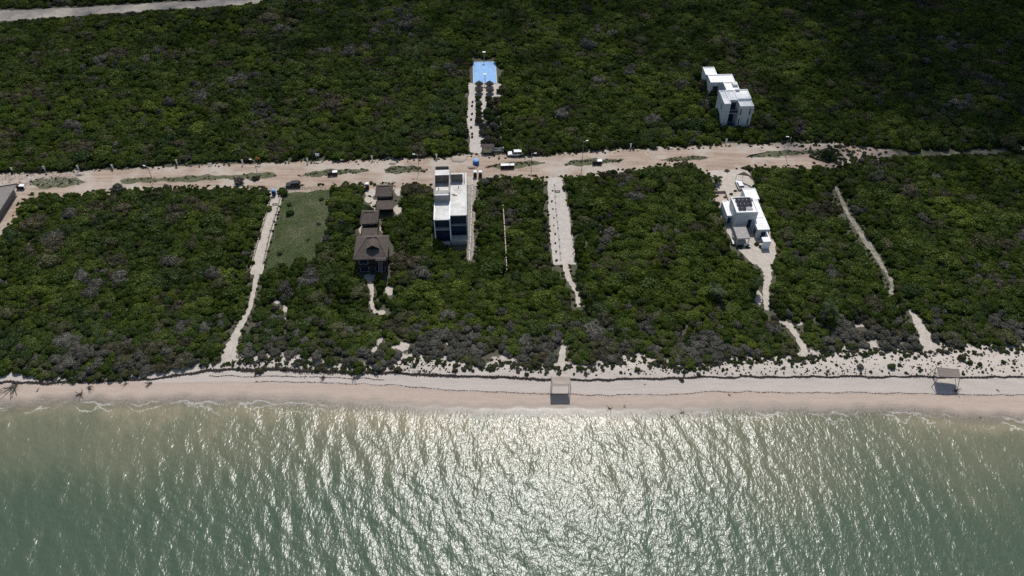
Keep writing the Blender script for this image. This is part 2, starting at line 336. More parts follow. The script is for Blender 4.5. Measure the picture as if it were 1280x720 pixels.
# foam: lace near the edge, thin lines
fn = noise_node(N, L, geo, 1.1, 6, .7); fl = noise_node(N, L, geo, .2, 4)
lace = mr(N, L, mth(N, L, 'ABSOLUTE', mth(N, L, 'SUBTRACT', fn, .5)), 0, .035, 1, 0)
line = mr(N, L, mth(N, L, 'ABSOLUTE', mth(N, L, 'SUBTRACT', mth(N, L, 'ADD', d, mr(N, L, fl, .3, .7, -1.1, 1.1)), 1.1)), .05, .45, 1, 0)
brk = mr(N, L, noise_node(N, L, geo, .12, 2), .42, .56, 0, 1)
band = mr(N, L, d, .0, 2.4, 1, 0)
line2 = mr(N, L, mth(N, L, 'ABSOLUTE', mth(N, L, 'SUBTRACT', mth(N, L, 'ADD', d, mr(N, L, noise_node(N, L, geo, .13, 5), .3, .7, -2.4, 2.4)), 2.6)), .03, .3, .7, 0)
line = mth(N, L, 'MAXIMUM', line, line2)
foam = mth(N, L, 'MAXIMUM', mth(N, L, 'MULTIPLY', mth(N, L, 'MULTIPLY', lace, band), .7), mth(N, L, 'MULTIPLY', line, mth(N, L, 'MULTIPLY', brk, .62)))
L.new(mixc(N, L, foam, cB, (.72, .70, .66)), p.inputs['Base Color'])
L.new(mr(N, L, foam, 0, 1, .27, .7), p.inputs['Roughness'])
L.new(mth(N, L, 'MAXIMUM', foam, mr(N, L, d, -.6, 3.4, .0, 1, True)), p.inputs['Alpha'])
p.inputs['IOR'].default_value = 1.35; p.inputs['Specular IOR Level'].default_value = .42
mp = N.new('ShaderNodeMapping'); mp.inputs['Rotation'].default_value = (0, 0, R(-21)); mp.inputs['Scale'].default_value = (1, .5, 1); L.new(geo, mp.inputs['Vector'])
r1 = noise_node(N, L, mp.outputs[0], 1.35, 2, .45); r2 = noise_node(N, L, geo, 3.4, 1, .5)
mp2 = N.new('ShaderNodeMapping'); mp2.inputs['Rotation'].default_value = (0, 0, R(50)); mp2.inputs['Scale'].default_value = (1, .6, 1); L.new(geo, mp2.inputs['Vector'])
r3 = noise_node(N, L, mp2.outputs[0], 2.0, 1, .5)
hsum = mth(N, L, 'ADD', mth(N, L, 'ADD', mth(N, L, 'MULTIPLY', r1, .118), mth(N, L, 'MULTIPLY', r2, .026)), mth(N, L, 'MULTIPLY', r3, .062))
bp = N.new('ShaderNodeBump'); bp.inputs['Distance'].default_value = 1.0; L.new(hsum, bp.inputs['Height'])
L.new(mr(N, L, d, 0, 3, .75, 1), bp.inputs['Strength']); L.new(bp.outputs[0], p.inputs['Normal'])
waves = []
for k in range(70):
    lam = 1.6 * (7.0 / 1.6) ** rng.random(); th = R(21) + rng.normal(0, .38) if lam > 2.4 else R(21) + rng.normal(0, .8)
    waves.append((2 * math.pi / lam * math.cos(th), 2 * math.pi / lam * math.sin(th), .00195 * lam ** .95, rng.random() * 6.28))
def sea_z(X, Y):
    z = np.zeros_like(X); off = shore(X) - Y
    for kx, ky, a, ph in waves: z += a * np.sin(kx * X + ky * Y + ph)
    fade = np.clip(off / 6, .12, 1) * (np.abs(X) < 170) * (Y > 20)
    return z * fade + .004
xw = np.array(far + list(np.arange(-300, -150, 5)) + list(np.arange(-145, 145.01, .3)) + list(np.arange(150, 301, 5)) + [-k for k in far[::-1]])
yw = np.array([-3000, -1000, -300, -80, 0, 30, 50, 60] + list(np.arange(64, 125.01, .3)) + [127])
o = bpy.data.objects.new('water', grid_mesh('sea', xw, yw, mw, sea_z, [('off', lambda X, Y: shore(X) - Y)]))
tag(link(o), 'shallow green sea glittering in the sun', kind='structure')

# flat sheets lying on the ground
def jitter_poly(pts, step=1.2, amp=.5, dz=.03):
    W = [G(u, v) for u, v in pts]; out = []
    for i in range(len(W)):
        a, b = np.array(W[i][:2]), np.array(W[(i + 1) % len(W)][:2]); n = max(1, int(np.linalg.norm(b - a) / step))
        nrm = np.array([-(b - a)[1], (b - a)[0]]) / (np.linalg.norm(b - a) + 1e-6)
        for k in range(n):
            q = a + (b - a) * k / n
            w = amp * (math.sin(q[0] * .9 + q[1] * .7) * .5 + math.sin(q[0] * .31 - q[1] * .23) * .7 + random.uniform(-.5, .5))
            q = q + nrm * w; out.append((q[0], q[1], float(height(q[0], q[1])) + dz))
    return out
def sheet(name, pts, m, label, dz=.03, amp=.5, kind='structure', flat=True):
    V = jitter_poly(pts, amp=amp, dz=dz)
    if flat: V = [(x, y, LAND + dz) for x, y, z in V]
    mb = MB(); mb.add(V, [tuple(range(len(V)))]); o = mb.build(name, m)
    if o.data.polygons[0].normal.z < 0: o.data.flip_normals()
    return tag(o, label, kind=kind)
def strip(name, pts, m, label, dz=.035, jit=.3, nw=5):
    # centre line densified, ragged edges
    P_ = np.array([(*G(u, v)[:2], G(u + w, v)[0] - G(u, v)[0]) for u, v, w in pts])
    seg = np.r_[0, np.cumsum(np.hypot(*np.diff(P_[:, :2], axis=0).T))]; n = max(3, int(seg[-1] / .8)); t = np.linspace(0, seg[-1], n)
    C_ = np.stack([np.interp(t, seg, P_[:, k]) for k in range(3)], -1)
    D = np.gradient(C_[:, :2], axis=0); D /= np.linalg.norm(D, axis=1)[:, None] + 1e-9; Nn = np.stack([-D[:, 1], D[:, 0]], -1)
    mb = MB(); V = []
    for i in range(n):
        wl = C_[i, 2] * (1 + jit * random.uniform(-1, 1)); wr = C_[i, 2] * (1 + jit * random.uniform(-1, 1))
        for k in range(nw):
            f_ = k / (nw - 1); q = C_[i, :2] + Nn[i] * (-wl + (wl + wr) * f_); V.append((q[0], q[1], float(height(*q)) + dz))
    mb.add(V, [(i * nw + k, (i + 1) * nw + k, (i + 1) * nw + k + 1, i * nw + k + 1) for i in range(n - 1) for k in range(nw - 1)])
    o = mb.build(name, m)
    if o.data.polygons[0].normal.z < 0: o.data.flip_normals()
    return tag(o, label, kind='structure')
# dirt road: pink-tan earth with pale ruts
mroad, N, L = nodes_of('dirt_road'); p = N['Principled BSDF']; geo = N.new('ShaderNodeNewGeometry').outputs['Position']
ro = N.new('ShaderNodeMapping'); ro.inputs['Rotation'].default_value = (0, 0, -ANG); ro.inputs['Scale'].default_value = (.08, .9, 1); L.new(geo, ro.inputs['Vector'])
ca = mixc(N, L, mr(N, L, noise_node(N, L, ro.outputs[0], 1.0, 5, .6), .38, .62, 0, 1), (.275, .200, .148), (.375, .285, .222))
cb = mixc(N, L, mr(N, L, noise_node(N, L, geo, .09, 5, .6), .46, .60, 0, .85), ca, (.40, .345, .29))
cc = mixc(N, L, mr(N, L, noise_node(N, L, geo, .45, 6, .75), .54, .70, 0, .6), cb, (.17, .145, .105))
L.new(cc, p.inputs['Base Color']); p.inputs['Roughness'].default_value = .95
b = N.new('ShaderNodeBump'); b.inputs['Distance'].default_value = .12; L.new(noise_node(N, L, ro.outputs[0], 3, 6, .7), b.inputs['Height']); L.new(b.outputs[0], p.inputs['Normal'])
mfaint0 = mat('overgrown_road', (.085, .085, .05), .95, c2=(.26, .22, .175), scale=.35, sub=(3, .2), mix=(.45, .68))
sheet('road', ROAD_GROUND, mroad, 'wide pink-tan dirt road across the scrubland')
sheet('road', [(u, v + (3 if k > 5 else 0)) for k, (u, v) in enumerate(FAR_ROAD)], mat('far_track', (.24, .21, .175), .95, c2=(.36, .32, .27), scale=.3, sub=(2, .15)), 'narrow pale dirt road at the far upper left')
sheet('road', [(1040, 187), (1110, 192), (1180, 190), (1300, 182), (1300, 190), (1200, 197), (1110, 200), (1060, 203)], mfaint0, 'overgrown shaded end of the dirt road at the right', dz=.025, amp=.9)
mverge = mat('verge_grass', (.060, .075, .032), .95, c2=(.12, .115, .07), scale=.9, sub=(5, .25))
ISL = [[(36, 226), (52, 222), (95, 223), (108, 228), (90, 233), (50, 235), (38, 232)], [(150, 226), (170, 223), (260, 219.5), (338, 216.5), (345, 220), (330, 223), (250, 226), (170, 229), (153, 229)],
       [(372, 219), (395, 214), (425, 212), (460, 211), (462, 215), (430, 218), (395, 220), (376, 221)], [(480, 212), (495, 208), (520, 208), (536, 212), (530, 215), (500, 216), (484, 216)],
       [(604, 209), (630, 203.5), (665, 202), (682, 204), (660, 208), (625, 211)], [(703, 205), (712, 201), (745, 199), (782, 199.5), (775, 203), (745, 206), (708, 207)],
       [(826, 200), (845, 196), (880, 195), (886, 197.5), (860, 201), (835, 202)], [(930, 195), (960, 190), (1000, 188), (1042, 186), (1040, 191), (1000, 194), (940, 197)]]
for i, poly in enumerate(ISL):
    sheet('verge', poly, mverge, 'low grassy strip along the middle of the dirt road', dz=.05, amp=.7)
mlot = mat('lot_grass', (.040, .058, .016), .95, c2=(.105, .105, .058), scale=.16, sub=(2.2, .35), mix=(.40, .72), detail=8)
sheet('grass_lot', LOT_GRASS, mlot, 'mown green-grey grass lot left of the brown huts', dz=.02, amp=1.1)
sheet('path', [(586, 104), (626, 104), (626, 120), (608, 122), (605, 150), (608, 172), (600, 192), (588, 190), (584, 150)], M['concrete_path'], 'pale sandy lot below the blue court', dz=.034, amp=.3)
sheet('path', HOUSE_YARD, M['path'], 'sandy yard round the white house with solar panels', dz=.036, amp=.4)
sheet('path', SIDE_YARD, mat('rubble_sand', (.17, .155, .125), .95, c2=(.34, .30, .26), scale=1.2), 'gravelly passage right of the concrete building', dz=.022, amp=.3)
PL = {'left_lot': 'pale cleared sandy strip beside the grass lot', 'left_trail': 'sand trail widening to the beach at the left', 'hut_trail': 'thin sand trail below the big brown hut', 'drive': 'long pale concrete strip above the middle trail',
      'mid_trail': 'thin sand trail below the pale strip', 'shelter_trail': 'short sand trail above the flat-roofed beach shelter', 'house_trail': 'sand trail leading down from the white house', 'house_beach_trail': 'crooked sand trail reaching the beach below the white house',
      'diagonal': 'faint overgrown trail slanting down at the right', 'right_trail': 'sand trail opening onto the beach at the right'}
mfaint = mat('path_faint', (.12, .115, .08), .95, c2=(.30, .27, .22), scale=.9, sub=(3, .2))
for k, pts in PATHS.items():
    strip('path', pts, {'drive': M['concrete_path'], 'diagonal': mfaint}.get(k, M['path']), PL[k], jit=.06 if k in ('drive', 'left_lot') else .3, dz={'left_trail': .03, 'mid_trail': .044, 'drive': .048, 'left_lot': .05}.get(k, .04))
for i, (u, v, a, b_) in enumerate(PATCHES):
    if v < 445:
        V = []
        cx, cy, cz = G(u, v)
        for t in range(16):
            q = 1.15 * random.uniform(.75, 1.2); x, y, z = G(u + a * q * math.cos(t * math.pi / 8), v - b_ * q * math.sin(t * math.pi / 8)); V.append((x, y, z + .03 + .002 * i / 10))
        mb = MB(); V.append((cx, cy, cz + .06)); mb.add(V, [(t, (t + 1) % 16, 16) for t in range(16)])
        tag(mb.build('sand_patch', M['path']), 'bare patch of pale sand among the bushes', kind='structure')

exec_after = []
# ------------------------------------------------------------------ shrubs
def crown_np(seed, lobes, nleaf, size, spread=1.0, flat=.75, core=.8, elong=1.0):
    g = np.random.default_rng(seed); Vs = []; Fs = []; base = 0
    lb = []
    for k in range(lobes):
        a = g.random() * 6.283; r = spread * math.sqrt(g.random()) * .95; rad = g.uniform(.32, .72)
        lb.append((r * math.cos(a), r * math.sin(a), g.uniform(.55, 1.45) * (1 - .22 * r), rad))
    lb.append((g.normal(0, .3), g.normal(0, .3), 1.1, .8))
    lb = np.array(lb)
    w = lb[:, 3] ** 2; pick = g.choice(len(lb), nleaf, p=w / w.sum())
    d = g.normal(size=(nleaf, 3)); d[:, 2] = np.abs(d[:, 2]) * 1.0 - .35; d /= np.linalg.norm(d, axis=1)[:, None]
    rr = lb[pick, 3] * (g.uniform(.75, 1.12, nleaf) + .25 * g.random(nleaf) ** 6)
    c_ = lb[pick, :3] + d * rr[:, None] * np.array([1, 1, flat])
    nrm = d + g.normal(0, .55, (nleaf, 3)); nrm /= np.linalg.norm(nrm, axis=1)[:, None]
    t = np.cross(nrm, g.normal(size=(nleaf, 3))); t /= np.linalg.norm(t, axis=1)[:, None]; b2 = np.cross(nrm, t)
    sz = size * g.uniform(.5, 1.25, nleaf)[:, None]
    ta = t * sz * elong; tb = b2 * sz / elong * .75
    q = np.stack([c_ - ta, c_ - tb * 1.0, c_ + ta, c_ + tb], 1)   # leaf-shaped rhombs
    Vs.append(q.reshape(-1, 3)); Fs.append(np.arange(nleaf * 4).reshape(-1, 4)); base = nleaf * 4
    if core:
        for x, y, z, r in lb:
            n = 8; th = np.linspace(.25, 2.4, 5); ph = np.arange(n) * 2 * math.pi / n
            T, Pp = np.meshgrid(th, ph, indexing='ij'); rr2 = r * core * g.uniform(.85, 1.08, T.shape)
            v = np.stack([x + rr2 * np.sin(T) * np.cos(Pp), y + rr2 * np.sin(T) * np.sin(Pp), z + rr2 * np.cos(T) * flat], -1).reshape(-1, 3)
            f_ = [(k * n + i, (k + 1) * n + i, (k + 1) * n + (i + 1) % n, k * n + (i + 1) % n) for k in range(4) for i in range(n)]
            Vs.append(v); Fs.append(np.array(f_) + base); base += len(v)
            Fs.append(np.array([[i, i + 1, i + 2, i + 2 + 1] for i in (0, 4)]) + base - len(v))
    V = np.concatenate(Vs); V[:, 2] = np.maximum(V[:, 2], .05)
    return V, np.concatenate(Fs)
def stems_np(seed):
    mb = MB(); g = random.Random(seed)
    for k in range(5):
        a = g.random() * 6.28; e = (.55 * math.cos(a), .55 * math.sin(a), 1.0); m_ = (.2 * math.cos(a), .2 * math.sin(a), .5)
        mb.tube((.05 * math.cos(a), .05 * math.sin(a), -.1), m_, .07, .05, 5, False); mb.tube(m_, e, .05, .02, 5, False)
    return mb
KINDS = [('leaf', 'crown'), ('leaf', 'crown'), ('leaf', 'crown'), ('leaf_bright', 'crown'), ('leaf_bright', 'crown'), ('leaf_dark', 'crown'), ('leaf_dark', 'crown'), ('leaf_olive', 'crown'), ('twig_grey', 'crown'), ('twig_grey', 'crown'), ('twig_brown', 'crown'), ('twig_grey', 'crown')]
crowns = []
for i, (mk, _) in enumerate(KINDS):
    grey = mk.startswith('twig')
    V, F = crown_np(100 + i, 11 + i % 5, 3200, .135 if not grey else .125, core=.82 if not grey else .70, elong=1.0 if not grey else 1.8, flat=.72, spread=1.35)
    crowns.append(np_mesh('crown', V, F, M[mk]))
stem_mesh = []
for i in range(3):
    o = stems_np(i).build('stems', M['bark']); stem_mesh.append(o.data); bpy.data.objects.remove(o)
protos = bpy.data.collections.new('canopy_kinds')
for i, me in enumerate(crowns):
    o = bpy.data.objects.new('canopy_kind_%02d' % i, me); protos.objects.link(o)

# slow noise for patches of growth
def vnoise(x, y, sc, seed):
    g = np.random.default_rng(seed); T = g.random((64, 64)); X = x / sc; Y = y / sc
    xi = np.floor(X).astype(int); yi = np.floor(Y).astype(int); fx = X - xi; fy = Y - yi; fx = fx * fx * (3 - 2 * fx); fy = fy * fy * (3 - 2 * fy)
    q = lambda a, b_: T[a % 64, b_ % 64]
    return (q(xi, yi) * (1 - fx) + q(xi + 1, yi) * fx) * (1 - fy) + (q(xi, yi + 1) * (1 - fx) + q(xi + 1, yi + 1) * fx) * fy
def choose_kind(x, y, u, v, r):
    grey = np.clip((vnoise(x, y, 9, 3) - .74) * 2.2, 0, .4) + .008
    edge = np.interp(u, _eu, _ev); grey = grey + .72 * smooth((v - (edge - 66)) / 44) * smooth((vnoise(x, y, 6, 4) - .30) / .45) + .06 * smooth((v - (edge - 90)) / 60)
    olive = .35 * smooth((v - (edge - 40)) / 30)
    brown = np.clip((vnoise(x, y, 8, 5) - .72) * 3, 0, .7)
    bright = np.clip((vnoise(x, y, 19, 6) - .45) * 1.8, .05, .6); dark = np.clip((vnoise(x, y, 23, 8) - .5) * 1.6, .1, .5)
    k = rng.integers(0, 3, len(x)); q = .55 * rng.random(len(x)) + .45 * np.clip((vnoise(x, y, 6, 31) - .5) * 1.6 + .5, 0, 1)
    k = np.where(q < dark, rng.integers(5, 7, len(x)), k); k = np.where(q > 1 - bright, rng.integers(3, 5, len(x)), k)
    k = np.where((q > .48) & (q < .53), 7, k); k = np.where(rng.random(len(x)) < olive, 7, k)
    q2 = rng.random(len(x)); k = np.where(q2 < brown, 10, k); q3 = rng.random(len(x)); k = np.where(q3 < grey, rng.choice([8, 9, 11], len(x)), k)
    return k
def allowed(x, y, rad, hgt):
    z = height(x, y)
    u0, v0 = proj(x, y, z); u1, v1 = proj(x, y, z + hgt * .75)
    ok = np.ones(len(x), bool)
    for poly in VISIBLE: ok &= ~inside(poly, u0, v0) & ~inside(poly, u1, v1)
    pxr = 1000 * rad / (K * (y + CAMZ)); pe = np.minimum(pxr, 9)
    # keep the spread of the crown out of the clearings too
    for poly in VISIBLE[:6] + VISIBLE[6:6 + len(PATHS)]:
        for du in (-.75, .75): ok &= ~inside(poly, u1 + du * pxr, v1)
        ok &= ~inside(poly, u0, v0 + pxr * .5)
    for poly in VISIBLE[:2]: ok &= ~inside(poly, u1, v1 - pxr * .45)
    for poly in FACES: ok &= ~inside(poly, u1, v1) & ~inside(poly, u1, v1 - pxr * .35) & ~inside(poly, u1 - pxr * .4, v1) & ~inside(poly, u1 + pxr * .4, v1)
    ok &= v0 + pe * .55 < np.interp(u0, _eu, _ev)
    ok &= ~in_foot(x, y, rad * .35)
    return ok

# ------------------------------------------------------------------ buildings
def block(par, x0, x1, y0, y1, h, z0=0, wall='wall', roof='roofwhite', rim='white', t=.22, ph=.35):
    MB().box(x0, x1, y0, y1, z0, h - ph).build('wall', M[wall], par)
    r = MB().box(x0 + t, x1 - t, y0 + t, y1 - t, h - ph + .003, h - ph + .06).build('roof', M[roof], par)
    m = MB()
    m.box(x0, x1, y0, y0 + t, h - ph + .002, h).box(x0, x1, y1 - t, y1, h - ph + .002, h)
    m.box(x0, x0 + t, y0 + t, y1 - t, h - ph + .002, h).box(x1 - t, x1, y0 + t, y1 - t, h - ph + .002, h)
    m.build('parapet', M[rim], r); return r
def window(par, x0, x1, y0, y1, z0, z1, face='y'):
    """dark pane with a thin frame, standing just proud of the wall it sits in"""
    m = MB()
    if face == 'y':
        w = MB().box(x0, x1, y0 - .05, y0 - .003, z0, z1).build('window', M['glass'], par)
        m.box(x0 - .08, x0, y0 - .08, y0 - .002, z0 - .08, z1 + .08).box(x1, x1 + .08, y0 - .08, y0 - .002, z0 - .08, z1 + .08)
        m.box(x0, x1, y0 - .08, y0 - .002, z1, z1 + .08).box(x0, x1, y0 - .11, y0 - .002, z0 - .08, z0)
    else:
        w = MB().box(x0 - .05, x0 - .003, y0, y1, z0, z1).build('window', M['glass'], par)
        m.box(x0 - .08, x0 - .002, y0 - .08, y0, z0 - .08, z1 + .08).box(x0 - .08, x0 - .002, y1, y1 + .08, z0 - .08, z1 + .08)
        m.box(x0 - .08, x0 - .002, y0, y1, z1, z1 + .08).box(x0 - .11, x0 - .002, y0, y1, z0 - .08, z0)
    m.build('frame', M['wall'], w); return w

# far white house
OF = (82.87, 237.67)
h = empty('white_house', (*OF, LAND), ANG, 'tall stepped white house standing alone in the forest beyond the road', 'house')
FOOT.append((*OF, -10.6, 0, 0, 31))
block(h, -10, -7.7, 1.2, 9.8, 9.4); block(h, -7.7, -4.72, 3.5, 9.8, 9.4); block(h, -4.72, 0, 0, 3.9, 9.0); block(h, -4.72, 0, 3.9, 9.8, 9.55)
block(h, -5.5, -.7, 9.8, 20.2, 6.4); block(h, -10, -1, 20.2, 25.6, 6.4); block(h, -10.6, -6.4, 25.6, 31, 6.4)
MB().box(-7.7, -4.72, 1.5, 3.5, 5.1, 5.35).build('balcony', M['wall'], h)
MB().box(-7.7, -4.72, 1.45, 1.5, 5.35, 6.3).build('railing', M['glass'], h)
MB().box(-7.6, -4.82, -2.2, 3.4, 0, .35).build('pool', M['water_pool'], h)
window(h, -7.3, -5.1, 3.5, 0, 5.5, 8.4); window(h, -7.3, -5.1, 3.5, 0, .6, 4.6)
window(h, -4.4, -4.0, 0, 0, 5.4, 8.0); window(h, -1.2, -.8, 0, 0, 5.4, 8.0); window(h, -4.4, -4.0, 0, 0, 1.6, 4.2); window(h, -1.2, -.8, 0, 0, 1.6, 4.2)
window(h, -8.9, -7.0, 20.2, 0, 2.0, 4.8); window(h, -10, 0, 3.2, 3.8, 5.6, 8, 'x'); window(h, -10, 0, 6.4, 7.6, 1.6, 4, 'x')
MB().box(-2.6, -.9, 17.2, 19.3, 6.1, 7.0).build('roof_hatch', M['wall'], h)
MB().box(-4.3, -2.9, 9.0, 9.6, 9.3, 9.9).build('vent_box', M['wall'], h)
MB().box(-9.2, -2, -4.5, -2.3, 0, .12).build('terrace', M['concrete'], h)

# concrete building under construction
OC = (-22.66, 177.45)
h = empty('concrete_building', (*OC, LAND), ANG, 'unfinished pale concrete double building with dark glazed front facing the sea', 'building')
FOOT.append((*OC, 0, 9.7, -.5, 24))
MB().box(.25, 4.45, 1.2, 22, 0, 8.7).build('core_wall', M['concrete'], h)
MB().box(4.75, 9.4, 2.6, 22, 0, 8.7).build('core_wall', M['concrete'], h)
MB().box(0, .25, -.2, 22, 0, 9.2).build('side_wall', M['white'], h)
MB().box(4.45, 4.75, -.2, 22, 0, 9.25).build('party_wall', M['white'], h)
MB().box(9.4, 9.65, 1.5, 22, 0, 9.2).build('side_wall', M['wall'], h)
MB().box(.25, 4.45, -.2, 22, 8.702, 9.0).build('roof', M['slabroof'], h)
MB().box(4.75, 9.4, 1.6, 22, 8.703, 9.01).build('roof', M['slabroof'], h)
MB().box(.25, 4.45, -.15, 1.2, 4.9, 5.25).build('floor_slab', M['concrete'], h)
MB().box(4.75, 9.4, 1.7, 2.6, 4.9, 5.25).build('floor_slab', M['concrete'], h)
for x0, x1, y in ((.25, 4.45, .9), (4.75, 9.4, 2.35)):
    for z0, z1 in ((.3, 4.85), (5.3, 8.65)):
        w = MB().box(x0 + .02, x1 - .02, y, y + .08, z0, z1).build('window', M['glass'], h)
        mm = MB()
        for k in range(1, 4): xx = x0 + (x1 - x0) * k / 4; mm.box(xx - .04, xx + .04, y - .06, y - .002, z0, z1)
        mm.build('mullion', M['darkwood'], w)
MB().box(4.75, 9.4, -1.2, 1.5, 0, 1.5).build('terrace', M['concrete'], h); MB().box(.2, 4.45, -1.5, -.3, 0, .8).build('terrace', M['concrete'], h)
st = MB().box(.3, 4.4, 8.0, 10.4, 9.003, 11.5).build('stair_room', M['concrete'], h)
MB().box(.25, 4.45, 7.9, 8.15, 11.5, 11.65).build('coping', M['white'], st)
MB().box(.3, 4.4, 17.2, 19.6, 9.003, 11.9).build('roof_room', M['block'], h)
MB().box(.2, 4.45, 17.1, 19.7, 11.903, 12.02).build('roof_room_slab', M['slabroof'], h)
MB().box(.3, 4.3, 20.6, 20.8, 9.003, 12.6).build('block_wall', M['block'], h)
MB().box(4.85, 8.5, 17.6, 17.8, 9.013, 11.7).build('block_wall', M['block'], h)
MB().box(4.45, 4.75, 8.5, 21, 9.252, 12.1).build('fin_wall', M['concrete'], h)
MB().box(0, .25, 7.9, 21, 9.202, 12.0).build('fin_wall', M['concrete'], h)
MB().box(8.9, 9.05, 17, 22, 9.013, 10.6).build('block_wall', M['concrete'], h)
m = MB()
for a in range(6):
    q = random.uniform(0, 1.6); m.box(5.0 + q, 5.0 + q + 1.1, 10.6 + a * .16, 10.72 + a * .16, 9.02, 9.12 + .05 * (a % 2))
m.build('plank_pile', M['palewood'], h)
for x, y in ((1.2, 14), (7.2, 14.5), (6.0, 20)): MB().tube((x, y, 9), (x, y, 9.7), .12, n=8).build('column_stub', M['block'], h)

# white house with solar panels
OS = (66.71, 183.73)
h = empty('solar_house', (*OS, LAND), ANG, 'white flat-roofed house carrying solar panels beside the right-hand sandy yard', 'house')
FOOT.append((*OS, -2, 10.2, -9.6, 15.4))
block(h, 0, 6.5, 0, 7.25, 6.5, ph=.5)
block(h, -1.7, 0, 2.3, 9.4, 3.4, ph=.2); block(h, 6.5, 9.4, 1.1, 9.7, 3.4, ph=.2); block(h, 6.1, 10.1, 9.7, 15.2, 3.45, ph=.25)
block(h, 5.75, 9.4, -4.6, 1.1, 3.5, ph=.2)
block(h, 0, 6.1, 7.25, 9.4, 3.3, ph=.2)
MB().box(6.3, 8.6, -9.3, -8.9, 0, 2.9).build('garden_wall', M['white'], h); MB().box(8.35, 8.6, -8.9, -4.6, 0, 2.9).build('garden_wall', M['white'], h); MB().box(6.3, 8.35, -8.9, -7.3, 2.5, 2.9).build('canopy_slab', M['white'], h)
window(h, -1.4, -.35, 2.3, 0, .4, 2.7); window(h, 4.0, 5.2, 0, 0, .3, 3.6); window(h, 7.0, 8.8, -4.6, 0, .3, 2.7); window(h, 5.75, 0, -3.9, -2.0, .3, 2.6, 'x'); 
window(h, 0, 0, 3.0, 5.8, 4.3, 5.5, 'x')
for r_, n_ in ((0, 2), (1, 4), (2, 4)):
    for c_ in range(n_):
        x0 = 1.0 + c_ * 1.16; y0 = 1.15 + r_ * 1.85
        pn = MB(); pn.add([(x0, y0, 6.35), (x0 + 1.08, y0, 6.35), (x0 + 1.08, y0 + 1.75, 6.75), (x0, y0 + 1.75, 6.75), (x0, y0, 6.3), (x0 + 1.08, y0, 6.3), (x0 + 1.08, y0 + 1.75, 6.7), (x0, y0 + 1.75, 6.7)],
                          [(0, 1, 2, 3), (7, 6, 5, 4), (0, 4, 5, 1), (1, 5, 6, 2), (2, 6, 7, 3), (3, 7, 4, 0)])
        pn.build('solar_panel', M['panel'], h)
MB().box(3.5, 5.3, 1.3, 2.7, 6.07, 6.25).build('roof_plinth', M['concrete'], h)
MB().lathe([(.45, 6.07), (.45, 6.9), (.3, 7.05)], 5.9, 6.2).build('water_tank', M['white'], h)
pg = empty('pergola', (*lot(*OS, 1.0, -4.9), LAND), ANG, 'pale flat-roofed pergola over outdoor seating in front of the solar-panel house', 'pergola')
m = MB()
for k in range(16): m.box(-1.9, 1.9, -2.55 + k * .325, -2.55 + k * .325 + .29, 2.7, 2.82)
m.build('slatted_roof', M['concrete'], pg)
MB().box(-1.95, 1.95, -2.6, -2.45, 2.45, 2.69).build('beam', M['wall'], pg); MB().box(-1.95, 1.95, 2.5, 2.65, 2.45, 2.69).build('beam', M['wall'], pg)
for x in (-1.75, 1.75):
    for y in (-2.4, 2.4): MB().box(x - .1, x + .1, y - .1, y + .1, 0, 2.45).build('post', M['wall'], pg)
FOOT.append((*lot(*OS, 1.0, -4.9), -2.2, 2.2, -3.4, 2.9))
def bench(x, y, rz, lab):
    w = lot(*OS, x, y); b_ = empty('garden_bench', (*w, LAND + .05), ANG + rz, lab, 'bench', 'white benches by the pergola')
    MB().box(-.8, .8, -.3, .3, .3, .45).build('seat', M['white'], b_); MB().box(-.8, .8, .2, .3, .45, .95).build('backrest', M['white'], b_)
    for sx in (-.7, .7): MB().box(sx - .06, sx + .06, -.28, .28, 0, .3).build('leg', M['white'], b_)
bench(-1.6, -6.3, R(90), 'white bench at the left edge of the pale pergola'); bench(2.3, -8.1, R(-20), 'white bench on the sand in front of the pale pergola')
gw = empty('garden_wall', (*OS, LAND), ANG, 'low tan wall edging the paved patio behind the solar-panel house', 'wall')
MB().box(-4.2, -4.0, 9.5, 17.6, 0, .9).build('wall_run', M['paving'], gw); MB().box(-4.0, 1.9, 17.4, 17.6, 0, .9).build('wall_run', M['paving'], gw); MB().box(1.7, 1.9, 10.6, 17.4, 0, .9).build('wall_run', M['paving'], gw)
sheetpts = [lot(*OS, a, b_) for a, b_ in ((-4, 9.6), (1.7, 9.6), (1.7, 17.4), (-4, 17.4))]
o = MB().add([(x, y, LAND + .07) for x, y in sheetpts], [(0, 1, 2, 3)]).build('patio', M['paving']); tag(o, 'pinkish paved patio behind the solar-panel house', kind='structure')

# brown huts
def hip(par, x0, x1, y0, y1, ze, zr, rx0, rx1, ry, m='thatch', ov=.0, name='roof'):
    """hip roof with a short ridge along x, thick edges"""
    t = .22
    V = [(x0, y0, ze), (x1, y0, ze), (x1, y1, ze), (x0, y1, ze), (rx0, ry, zr), (rx1, ry, zr)]
    V2 = [(x, y, z - t) for x, y, z in V]
    F = [(0, 1, 5, 4), (1, 2, 5), (2, 3, 4, 5), (3, 0, 4)]
    Fd = [tuple(6 + i for i in f[::-1]) for f in F]; E_ = [(0, 6, 7, 1), (1, 7, 8, 2), (2, 8, 9, 3), (3, 9, 6, 0)]
    rf = MB().add(V + V2, F + Fd + E_).build(name, M[m], par)
    c = MB().tube((rx0, ry, zr + .03), (rx1, ry, zr + .03), .16, n=6)
    for a in ((x0, y0), (x1, y0)): c.tube((*a, ze + .03), (rx0 if a[0] == x0 else rx1, ry, zr + .03), .09, n=5)
    c.build('ridge_cap', M[m], rf); return rf
